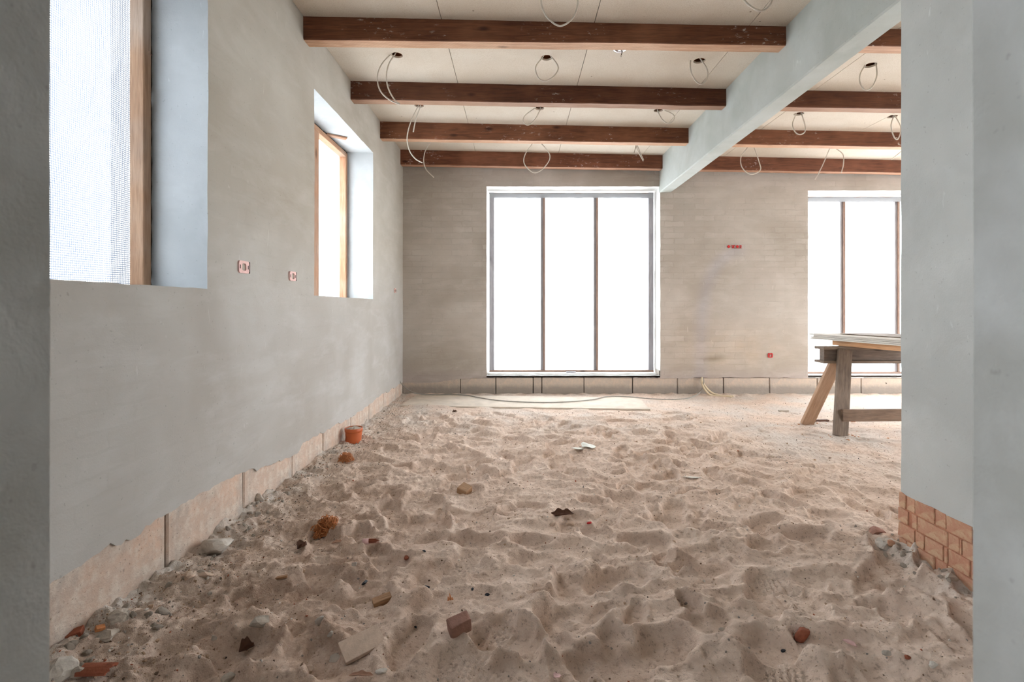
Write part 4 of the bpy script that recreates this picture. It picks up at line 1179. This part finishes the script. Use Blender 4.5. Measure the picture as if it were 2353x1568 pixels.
def lay(name, ya, yb, off, width, z0, th, mat, label, tint=(1, 1, 1), group=None, skew=0.0):
    """board whose left edge follows dirx, laid over both trestles"""
    xa, xb = dirx(ya) + off, dirx(yb) + off + skew
    d = Vector((xb-xa, yb-ya, 0)); L = d.length; d.normalize(); s = Vector((-d.y, d.x, 0))
    if s.x < 0: s = -s
    bm = bmesh.new(); box_bm(bm, 0, L, 0, width, 0, th, min(0.0015, th*0.15)); 
    bmesh.ops.recalc_face_normals(bm, faces=bm.faces)
    o = bm_obj(name, bm, mat)
    o.matrix_world = Matrix(((d.x, s.x, 0, xa), (d.y, s.y, 0, ya), (0, 0, 1, z0), (0, 0, 0, 1))); o.color = (*tint, 1)
    return tag(o, label, 'board', group)
lay('plank', 4.10, 2.2, 0.065, 0.10, 0.6955, 0.041, M['plank_orange'], 'light orange timber plank under the stack of white boards on the trestle')
lay('plank', 4.10, 2.2, 0.50, 0.10, 0.6955, 0.041, M['plank_orange'], 'second orange timber plank under the far side of the white boards')
z = 0.7375
ordl = ['lowest', 'second lowest', 'second highest', 'highest']
for i, (ya, off) in enumerate(((4.25, 0.0), (4.245, 0.001), (4.225, 0.006), (4.26, -0.002))):
    lay('wall_board', ya, 2.1, off, 0.58, z, 0.0105, M['gypsum'], f'{ordl[i]} of the four thin grey-white boards stacked on the trestle', group='white boards on the trestle', tint=(1, 1, 1))
    z += 0.0118
lay('hardboard_sheet', 4.10, 2.2, 0.13, 0.40, z, 0.006, M['saw_old'], 'thin brown sheet lying on top of the white boards', (0.9, 0.85, 0.8))

# ------------------------------------------------------------------ orange pipe, shavings
p = G(812, 1016)
pipe = thing('drain_pipe', 'orange plastic drain pipe stub filled with rubble, standing by the left plinth', 'pipe', p)
s = p.y/FPX
r = 19.5*s; hgt = 33*s
bm = bmesh.new()
prof = [(r*0.90, -0.03), (r*0.92, hgt*0.45), (r*0.93, hgt*0.70), (r*1.0, hgt*0.74), (r*1.03, hgt*0.80), (r*1.03, hgt*0.98), (r*1.0, hgt), (r*0.96, hgt), (r*0.95, hgt*0.86), (r*0.95, hgt*0.5)]
lathe_bm(bm, prof, 36); bmesh.ops.recalc_face_normals(bm, faces=bm.faces)
for v in bm.verts: v.co.x += 0.03*v.co.z
bm_obj('socket', bm, M['orange_plastic'], pipe)
bm = bmesh.new()
bmesh.ops.create_circle(bm, cap_ends=False, radius=r*0.95, segments=24)
edge = list(bm.verts); c = bm.verts.new((0, 0, 0)); mid = []
for k, v in enumerate(edge): mid.append(bm.verts.new(v.co*0.55))
for k in range(24):
    j = (k+1) % 24
    bm.faces.new((edge[k], edge[j], mid[j], mid[k])); bm.faces.new((mid[k], mid[j], c))
for v in bm.verts:
    v.co.z = hgt*0.93 + 0.006*mnoise.noise(v.co*60) + (0.010 if v in mid else 0.012 if v is c else 0); v.co.x += 0.003
bm_obj('rubble_fill', bm, M['mortar_grey'], pipe)

def shavings(px, py, wpx, hpx, label, n, seed, slope=0.0):
    p = G(px, py + hpx*0.42); s = p.y/FPX
    a, h = wpx*s/2, hpx*s*0.5
    rr = random.Random(seed); bm = bmesh.new()
    for k in range(n):
        # curl centre inside a half ellipsoid
        while True:
            u = Vector((rr.uniform(-1, 1), rr.uniform(-1, 1), rr.uniform(0, 1)))
            if u.length < 1: break
        c = Vector((u.x*a*0.86, u.y*a*0.55, u.z*h*1.1 + slope*u.x*h + h*0.12))
        ax = Vector((rr.gauss(0, 1), rr.gauss(0, 1), rr.gauss(0, 1))).normalized()
        e1 = ax.orthogonal().normalized(); e2 = ax.cross(e1)
        R = rr.uniform(0.007, 0.017); tn = rr.uniform(0.8, 2.2); pitch = rr.uniform(0.003, 0.008)
        m = int(9*tn)
        path = [c + (e1*math.cos(2*math.pi*tn*t/m) + e2*math.sin(2*math.pi*tn*t/m))*R*(1-0.3*t/m) + ax*(pitch*tn*(t/m-0.5)) for t in range(m+1)]
        tube_bm(bm, path, rr.uniform(0.0010, 0.0018), 4, caps=False)
    bm_obj_ = bm_obj('wood_shavings', bm, M['shaving']); bm_obj_.location = p
    return tag(bm_obj_, label, 'shavings')
shavings(745, 1190, 76, 60, 'larger clump of curly orange shavings on the sand', 230, 3, 0.55)
shavings(795, 1048, 40, 34, 'smaller clump of curly orange shavings near the orange pipe', 120, 4, 0.2)

# ------------------------------------------------------------------ single pieces of debris
def rock(name, px, py, wpx, asp, hgt, mat, label, cat, seed, rot=0.0, rough=0.35, sub=2, sink=0.35, group=None, tilt=(0, 0)):
    p = G(px, py); s = p.y/FPX*wpx/2
    me = rock_mesh(name, s, s*asp, s*hgt, seed, sub, rough)
    me.materials.append(mat)
    o = bpy.data.objects.new(name, me); link(o)
    o.location = p + Vector((0, 0, s*hgt*(1-2*sink)))
    o.rotation_euler = (tilt[0], tilt[1], rot)
    return tag(o, label, cat, group)
rock('mortar_lump', 497, 1266, 72, 0.75, 0.55, M['mortar_light'], 'largest pale mortar lump lying against the left plinth', 'rubble', 1.1, 0.3, 0.3, 3, 0.25)
rock('mortar_lump', 130, 1556, 66, 0.8, 0.7, M['mortar_light'], 'big pale mortar lump in the bottom left corner beside the jamb', 'rubble', 2.7, 0.8, 0.25, 3, 0.3)
rock('stone_chip', 181, 1552, 30, 0.7, 0.9, M['mortar_grey'], 'small pointed grey chip beside the brown tile shard', 'rubble', 4.2, 0.4, 0.3, 1)
rock('stone_chip', 432, 1326, 26, 0.9, 0.75, M['stone_tan'], 'rounded tan stone near the left plinth joint', 'stone', 8.8, 0, 0.2, 2)
rock('stone_chip', 470, 1326, 44, 0.35, 0.28, M['stone_tan'], 'elongated tan stone beside the rounded stone near the left plinth', 'stone', 5.5, 0.35, 0.2, 2)
rock('mortar_lump', 250, 1462, 46, 0.8, 0.5, M['mortar_grey'], 'grey crumbly mortar lump at the foot of the near plinth block', 'rubble', 9.1, 0.2, 0.45, 3)
rock('mortar_lump', 272, 1424, 50, 0.7, 0.55, M['mortar_grey'], 'grey mortar lump touching the near plinth block', 'rubble', 10.3, 0.9, 0.45, 3)
rock('mortar_lump', 592, 945 + 205, 26, 0.7, 0.8, M['mortar_grey'], 'small mortar lump by the broken plinth joint', 'rubble', 12.0)
rock('brick_fragment', 1843, 1470, 36, 0.8, 0.85, M['brick_shard'], 'bright red brick piece on the sand at the right', 'brick', 3.3, 0.3, 0.22, 2, 0.15)
# (the maroon brick half is a broken-off block, see below)
rock('brick_fragment', 2046, 1256, 20, 0.8, 0.8, M['brick'], 'small orange brick chip in the grey rubble at the right wall end', 'brick', 2.2, 0.2, 0.2, 1, 0.1)
rock('mortar_lump', 2040, 1252, 46, 0.8, 0.6, M['mortar_light'], 'pale mortar heap at the corner of the brick foot', 'rubble', 11.0, 0.5, 0.5, 3, 0.45)
rock('mortar_lump', 2185, 1330, 30, 0.6, 0.6, M['mortar_grey'], 'grey pebble of mortar under the brick foot on the right', 'rubble', 13.7, 0.1, 0.2, 2)
rock('brick_fragment', 2012, 1225, 38, 0.8, 0.5, M['brick_maroon'], 'dull brown brick lump left of the pale mortar heap', 'brick', 7.3, 0.5, 0.5, 2, 0.35)
rock('stone_chip', 1308, 1207, 18, 0.8, 0.8, M['stone_tan'], 'small tan stone in front of the curled dark leaf', 'stone', 14.4)
rock('stone_chip', 1270, 1205, 16, 0.9, 0.7, M['stone_tan'], 'sand-coloured pebble left of the stone below the curled leaf', 'stone', 15.1)
rock('brick_fragment', 935, 1275, 13, 0.8, 0.7, M['brick_shard'], 'tiny red brick crumb in the middle of the sand', 'brick', 16.2)
rock('brick_fragment', 1150, 1184, 12, 0.8, 0.5, M['brick_shard'], 'tiny red chip left of the curled dark leaf', 'brick', 17.2)
rock('brick_fragment', 1355, 1213, 14, 0.5, 0.3, M['box_red'], 'thin dark red chip right of the curled dark leaf', 'brick', 18.2, 0.6)
rock('brick_fragment', 2085, 1512, 14, 0.8, 0.6, M['brick_shard'], 'small dull red crumb near the right jamb', 'brick', 19.2)
rock('stone_chip', 1660, 1448, 18, 0.5, 0.3, M['mortar_grey'], 'flat bluish grey chip on the sand right of centre', 'stone', 21.0, 0.1, 0.15, 1, 0.2)
rock('stone_chip', 2040, 1503, 26, 0.6, 0.4, M['mortar_grey'], 'flat grey chip on the sand before the right jamb', 'stone', 22.0, 0.2, 0.2, 1)
rock('stone_chip', 2145, 1530, 26, 0.6, 0.4, M['mortar_light'], 'pale chip close to the right jamb', 'stone', 23.5, 0.7, 0.2, 1)
rock('stone_chip', 600, 1432, 40, 0.6, 0.55, M['mortar_grey'], 'greenish grey mortar piece above the dark hollow with the leaf', 'rubble', 24.0, 0.5, 0.5, 2)
rock('stone_chip', 525, 1562, 30, 0.8, 0.6, M['mortar_grey'], 'grey stone at the bottom edge left of centre', 'stone', 25.0, 0.5, 0.3, 2)
rock('stone_chip', 712, 1542, 22, 0.6, 0.8, M['stone_tan'], 'tan oval pebble left of the grey flat stone at the bottom', 'stone', 26.0)
rock('stone_chip', 875, 1543, 26, 0.6, 0.3, M['mortar_light'], 'flat pale stone near the bottom edge right of the sandy plank', 'stone', 27.0, 0.1, 0.15)
rock('stone_chip', 768, 1516, 30, 0.9, 0.4, M['mortar_grey'], 'bluish grey flat stone touching the sandy plank', 'stone', 28.0, 0.4, 0.15, 1)
rock('mortar_chip', 735, 1432, 24, 0.35, 0.9, M['mortar_light'], 'white angular chip above the sandy plank', 'rubble', 29.0, 0.5, 0.2, 1)
rock('mortar_chip', 760, 1460, 17, 0.5, 0.8, M['mortar_light'], 'small white chip just above the sandy plank', 'rubble', 30.0, 0.2, 0.2, 1)
rock('mortar_chip', 492, 1470, 12, 0.5, 1.2, M['mortar_light'], 'small white splinter left of the dark leaf in the hollow', 'rubble', 31.0, 0.2, 0.2, 1)
rock('mortar_chip', 815, 1300, 12, 0.5, 1.2, M['mortar_light'], 'small white splinter right of the larger shavings', 'rubble', 32.0, 0.2, 0.2, 1)
for i, (px, py, w) in enumerate(((980,1352,14), (1120,1368,12), (1085,1356,10), (955,1430,10), (975,1268,9), (1800,1498,12), (838,1342,16))):
    rock('black_shard', px, py, w, 0.6, 0.5, M['black_bit'], ('black shard in the middle, left of the shoe prints', 'dark shard right of the rust-coloured leaf bit', 'tiny dark shard beside the rust-coloured leaf bit', 'small dark shard left of the maroon brick half',
        'tiny black shard above the middle of the shoe prints', 'black shard left of the bright red brick piece', 'thin dark shard above the light brown wood block')[i], 'shard', 40+i, i*0.7, 0.3, 1, 0.2, 'black shards on the sand')

def scrap_block(name, px, py, L, W, T, rot, mat, label, cat, tilt=(0, 0), lift=0.3):
    p = G(px, py); s = p.y/FPX
    bm = bmesh.new(); box_bm(bm, -L*s/2, L*s/2, -W*s/2, W*s/2, -T*s/2, T*s/2, T*s*0.08)
    bmesh.ops.recalc_face_normals(bm, faces=bm.faces)
    for v in bm.verts: v.co += Vector((mnoise.noise(v.co*90), mnoise.noise(v.co*90+Vector((4, 0, 0))), mnoise.noise(v.co*90+Vector((0, 9, 0)))))*T*s*0.10
    o = bm_obj(name, bm, mat); o.location = p + Vector((0, 0, T*s*lift)); o.rotation_euler = (tilt[0], tilt[1], rot)
    return tag(o, label, cat)
scrap_block('wood_scrap', 878, 1384, 42, 22, 13, 0.45, M['debris_wood'], 'short light brown wood block lying on the sand', 'wood', (0.1, -0.15))
scrap_block('plank_scrap', 832, 1492, 92, 62, 9, 0.6, M['stone_tan'], 'sand-covered short plank in the foreground', 'wood', (0.16, -0.12), 1.3)
scrap_block('wood_splinter', 642, 1334, 34, 7, 5, 0.2, M['debris_wood'], 'thin wood splinter on the dark earth at the left', 'wood', (0, -0.1))
scrap_block('wood_scrap', 1068, 1130, 26, 26, 15, -0.5, M['debris_wood'], 'ribbed brown wood chunk half sunk in the sand', 'wood', (0.25, 0.25))
scrap_block('wood_splinter', 1885, 968, 38, 8, 4, 0.1, M['leaf_dark'], 'dark flat stick on the sand between the trestle legs', 'wood')
scrap_block('wood_splinter', 1800, 946, 22, 6, 4, 0.0, M['mortar_grey'], 'grey flat stick on the sand left of the trestle', 'wood')
scrap_block('brick_fragment', 1055, 1447, 50, 30, 34, 0.45, M['brick_maroon'], 'maroon brick half with a sandy face near the shoe prints', 'brick', (0.2, -0.15), 0.28)
# brown roof tile shard at the bottom left: a curved piece
p = G(220, 1548); s = p.y/FPX
bm = bmesh.new()
prof = [(math.cos(a)*26*s, math.sin(a)*17*s) for a in np.linspace(0.15, 2.6, 9)]
for L0, flip in ((0, 1),):
    ra = [bm.verts.new((-32*s + 2*s*math.sin(i*1.7), y, z)) for i, (y, z) in enumerate(prof)]; rb = [bm.verts.new((32*s + 3*s*math.sin(i*2.3), y, z)) for i, (y, z) in enumerate(prof)]
    ra2 = [bm.verts.new((-32*s + 2*s*math.sin(i*1.7), y*0.72, z*0.66)) for i, (y, z) in enumerate(prof)]; rb2 = [bm.verts.new((32*s + 3*s*math.sin(i*2.3), y*0.72, z*0.66)) for i, (y, z) in enumerate(prof)]
    for i in range(len(prof)-1):
        bm.faces.new((ra[i], ra[i+1], rb[i+1], rb[i])); bm.faces.new((ra2[i], rb2[i], rb2[i+1], ra2[i+1]))
        bm.faces.new((ra[i], ra2[i], ra2[i+1], ra[i+1])); bm.faces.new((rb[i], rb[i+1], rb2[i+1], rb2[i]))
    for i in (0, len(prof)-1): bm.faces.new((ra[i], rb[i], rb2[i], ra2[i]))
bmesh.ops.recalc_face_normals(bm, faces=bm.faces)
o = bm_obj('tile_shard', bm, M['brick_shard']); o.location = p; o.rotation_euler = (0, 0.05, 0.1)
tag(o, 'curved red-brown clay tile shard in the bottom left corner', 'tile')
scrap_block('brick_fragment', 172, 1462, 30, 24, 14, 0.5, M['brick_shard'], 'brown clay chip capped with pale mortar by the near plinth', 'brick', (0.1, -0.2), 0.4)
scrap_block('brick_fragment', 230, 1450, 18, 12, 10, 0.9, M['shaving'], 'small bright orange splintered chip by the near plinth', 'wood', (0.3, 0.2), 0.6)

def leaf(name, px, py, wpx, hpx, mat, label, cat, seed, curl=1.0, rot=0.0, lift=0.0, teeth=0.18):
    p = G(px, py); s = p.y/FPX; nu, nv = 14, 6
    verts = []; faces = []
    for i in range(nu+1):
        for j in range(nv+1):
            u = i/nu*2-1; v = j/nv*2-1
            wdt = (1-abs(u)**2.2)*(1 + teeth*math.sin(i*1.15+seed)) + 0.05
            a = v*curl*1.25
            x = u*wpx*s/2; y = math.sin(a)/max(curl, 0.2)*wdt*hpx*s/2*1.3; z = (1-math.cos(a))*wdt*hpx*s*0.55 + 0.12*hpx*s*mnoise.noise(Vector((u*2, v*2, seed)))
            verts.append((x, y, z))
    for i in range(nu):
        for j in range(nv):
            a = i*(nv+1)+j; faces.append((a, a+1, a+nv+2, a+nv+1))
    o = mesh_obj(name, verts, faces, mat, smooth=True)
    sm = o.modifiers.new('thickness', 'SOLIDIFY'); sm.thickness = 0.0008
    o.location = p + Vector((0, 0, 0.004 + lift)); o.rotation_euler = (0.1*math.sin(seed), 0.1*math.cos(seed*2), rot)
    return tag(o, label, cat)
leaf('dry_leaf', 1290, 1188, 58, 20, M['leaf_dark'], 'curled dark brown leaf with ragged edge in the middle of the sand', 'leaf', 1.3, 1.1, 0.05, 0.004, 0.25)
leaf('dry_leaf', 567, 1500, 34, 30, M['leaf_dark'], 'folded dark leaf standing in a hollow at the lower left', 'leaf', 2.9, 1.3, 0.9, 0.008, 0.1)
leaf('dry_leaf', 694, 1262, 24, 22, M['leaf_dark'], 'small folded dark leaf below the larger shavings', 'leaf', 4.1, 1.3, 1.0, 0.005, 0.1)
leaf('dry_leaf', 1035, 1385, 14, 14, M['shaving'], 'tiny rust-coloured leaf bit above the maroon brick', 'leaf', 5.2, 1.2, 0.3, 0.004, 0.5)
leaf('dry_leaf', 830, 1560, 56, 12, M['leaf_back'], 'pale curled bark strip at the bottom edge', 'leaf', 6.2, 1.2, 0.15, 0.004)
leaf('dry_leaf', 775, 1250, 26, 9, M['leaf_back'], 'pale curled strip left of the white-banded paint brush', 'leaf', 8.2, 1.0, 0.2, 0.003)
leaf('dry_leaf', 1045, 948, 12, 8, M['leaf_dark'], 'small dark leaf on the sand in front of the floor board', 'leaf', 7.7, 1.0, 0.4, 0.002)
leaf('dry_leaf', 1960, 972, 14, 8, M['shaving'], 'small orange leaf between the trestle legs', 'leaf', 9.7, 1.0, 0.4, 0.002)
leaf('scrap_sheet', 1330, 1034, 36, 12, M['paper'], 'flat white scrap half buried left of the folded white scrap', 'scrap', 3.0, 0.15, 0.1, 0.004, 0.0)
leaf('scrap_sheet', 1352, 1030, 32, 34, M['paper'], 'folded white scrap lying on the far sand', 'scrap', 3.6, 0.5, 0.3, 0.008, 0.0)
leaf('scrap_sheet', 1590, 1100, 42, 14, M['gypsum'], 'pale flat sheet corner half buried at the right', 'scrap', 3.9, 0.1, -0.1, 0.003, 0.0)
leaf('scrap_sheet', 1952, 1487, 30, 12, M['pink'], 'pale pink twisted scrap near the red brick piece', 'scrap', 2.4, 0.9, -0.9, 0.006, 0.1)
leaf('scrap_sheet', 1280, 1564, 20, 12, M['pink'], 'pale pink scrap cut by the bottom edge of the photo', 'scrap', 2.8, 0.6, 0.9, 0.008, 0.1)
# paint brush like stub with a white band
p = G(840, 1250); s = p.y/FPX
br = thing('paint_brush', 'worn brush stub with white band and brown bristles on the sand', 'brush', p + Vector((0, 0, 5*s)))
br.rotation_euler = (0, -0.05, 0.15)
bm = bmesh.new(); tube_bm(bm, [Vector((-7*s, 0, 0)), Vector((7*s, 0, 0))], 6.2*s, 14); bm_obj('ferrule', bm, M['pink'], br)
bm = bmesh.new(); tube_bm(bm, [Vector((-17*s, 0, -1*s)), Vector((-7*s, 0, 0))], lambda t: (4.0 + 1.6*t)*s, 10); bm_obj('handle_stub', bm, M['stone_tan'], br)
bm = bmesh.new()
for k in range(26):
    a = random.uniform(0, 6.28); q = random.uniform(0, 5.0)*s
    st = Vector((6*s, q*math.cos(a), q*math.sin(a))); en = st + Vector((random.uniform(17, 25)*s, q*math.cos(a)*0.1, -2*s + 0.15*q*math.sin(a)))
    tube_bm(bm, [st, (st+en)/2, en], lambda t: 0.9*s*(1-0.6*t), 4, caps=False)
bm_obj('bristles', bm, M['brick_shard'], br)

# grey mortar crumbs along the left plinth and at the pier (countable, alike)
crumbs = [rock_mesh('mortar_crumb', 1, 1, 0.75, 50+k, 2, 0.5) for k in range(6)]
for m_ in crumbs: m_.materials.append(M['mortar_grey'])
R3 = random.Random(21)
for k in range(110):
    y = 1.28 + 3.4*R3.random()**1.5; x = XL + 0.02 + abs(R3.gauss(0, 0.085)); sz = R3.uniform(0.004, 0.010)*(1.2 if y < 2.6 else 0.9)*(1.5 if R3.random() < 0.15 else 1)
    o = bpy.data.objects.new('mortar_crumb', crumbs[k % 6]); link(o)
    o.location = (x, y, float(HZ(x, y)) + sz*0.25); o.scale = (sz, sz*R3.uniform(0.7, 1), sz*R3.uniform(0.6, 1)); o.rotation_euler = (R3.random(), R3.random(), R3.random()*6)
    tag(o, 'small grey mortar crumb along the foot of the left plinth', 'rubble', 'mortar crumbs along the left plinth')
for k in range(34):
    y = 1.72 + 0.42*R3.random(); x = XP - 0.02 - abs(R3.gauss(0, 0.045)); sz = R3.uniform(0.004, 0.012)
    if y > 2.06: x += 0.08
    o = bpy.data.objects.new('mortar_crumb', crumbs[k % 6]); link(o)
    o.location = (x, y, float(HZ(x, y)) + sz*0.25); o.scale = (sz, sz*R3.uniform(0.7, 1), sz*R3.uniform(0.6, 1)); o.rotation_euler = (R3.random(), R3.random(), R3.random()*6)
    tag(o, 'small grey mortar crumb under the brick foot of the right wall end', 'rubble', 'mortar crumbs at the brick foot')
# orange wood chips round the trestle feet
chip = rock_mesh('wood_chip', 1, 0.6, 0.3, 71, 1, 0.3); chip.materials.append(M['shaving'])
for k in range(26):
    c = (2.43, 3.77) if k % 3 else (2.44, 4.18)
    x = c[0] + R3.gauss(0, 0.12) + 0.05; y = c[1] + R3.gauss(0, 0.08); sz = R3.uniform(0.004, 0.011)
    o = bpy.data.objects.new('wood_chip', chip); link(o)
    o.location = (x, y, float(HZ(x, y)) + sz*0.2); o.scale = (sz, sz, sz); o.rotation_euler = (0, 0, R3.random()*6)
    tag(o, 'small orange wood chip around the trestle feet', 'chip', 'wood chips at the trestle')

# ------------------------------------------------------------------ uncountable grit over the sand
def grit():
    base = bmesh.new(); bmesh.ops.create_icosphere(base, subdivisions=1, radius=1.0)
    bv = np.array([v.co[:] for v in base.verts]); bf = np.array([[v.index for v in f.verts] for f in base.faces]); base.free()
    r = np.random.RandomState(4)
    N = 16000
    y = 1.2 + 4.2*r.rand(N)**1.4; x = np.where(r.rand(N) < 0.35, XL + np.abs(r.normal(0, 0.28, N)) + 0.01, r.uniform(XL+0.01, 3.4, N))
    ok = ~((x > 1.56) & (x < 1.97) & (y < 2.07)); x, y = x[ok], y[ok]; N = len(x)
    sz = 0.0011 + 0.0026*r.rand(N)**3 + 0.0045*(r.rand(N) < 0.06)*r.rand(N)
    z = HZ(x, y) + sz*0.2
    V = bv[None]*(1 + 0.35*r.normal(0, 1, (N, len(bv), 1)).clip(-1, 1)) * sz[:, None, None] * r.uniform(0.6, 1.2, (N, 1, 3))
    V += np.stack([x, y, z], -1)[:, None]
    F = bf[None] + (np.arange(N)*len(bv))[:, None, None]
    pal = np.array([srgb(96,78,64), srgb(120,96,78), srgb(150,142,134), srgb(214,208,200), srgb(160,92,66), srgb(70,64,60), srgb(186,160,136)])
    ci = r.choice(len(pal), N, p=[0.05, 0.10, 0.16, 0.09, 0.03, 0.01, 0.56])
    me = bpy.data.meshes.new('grit'); me.from_pydata(V.reshape(-1, 3).tolist(), [], F.reshape(-1, 3).tolist()); me.update()
    ca = me.color_attributes.new('tone', 'FLOAT_COLOR', 'POINT')
    cols = np.repeat(np.concatenate([pal[ci], np.ones((N, 1))], 1), len(bv), 0).astype(np.float32)
    ca.data.foreach_set('color', cols.ravel())
    t = NT('mixed_grit'); a = t.n('Attribute', attribute_name='tone')
    me.materials.append(t.bsdf(a.outputs['Color'], 0.9))
    o = link(bpy.data.objects.new('grit', me)); o['kind'] = 'stuff'
    tag(o, 'fine mixed grit and crumbs scattered over the sand', 'grit')
grit()
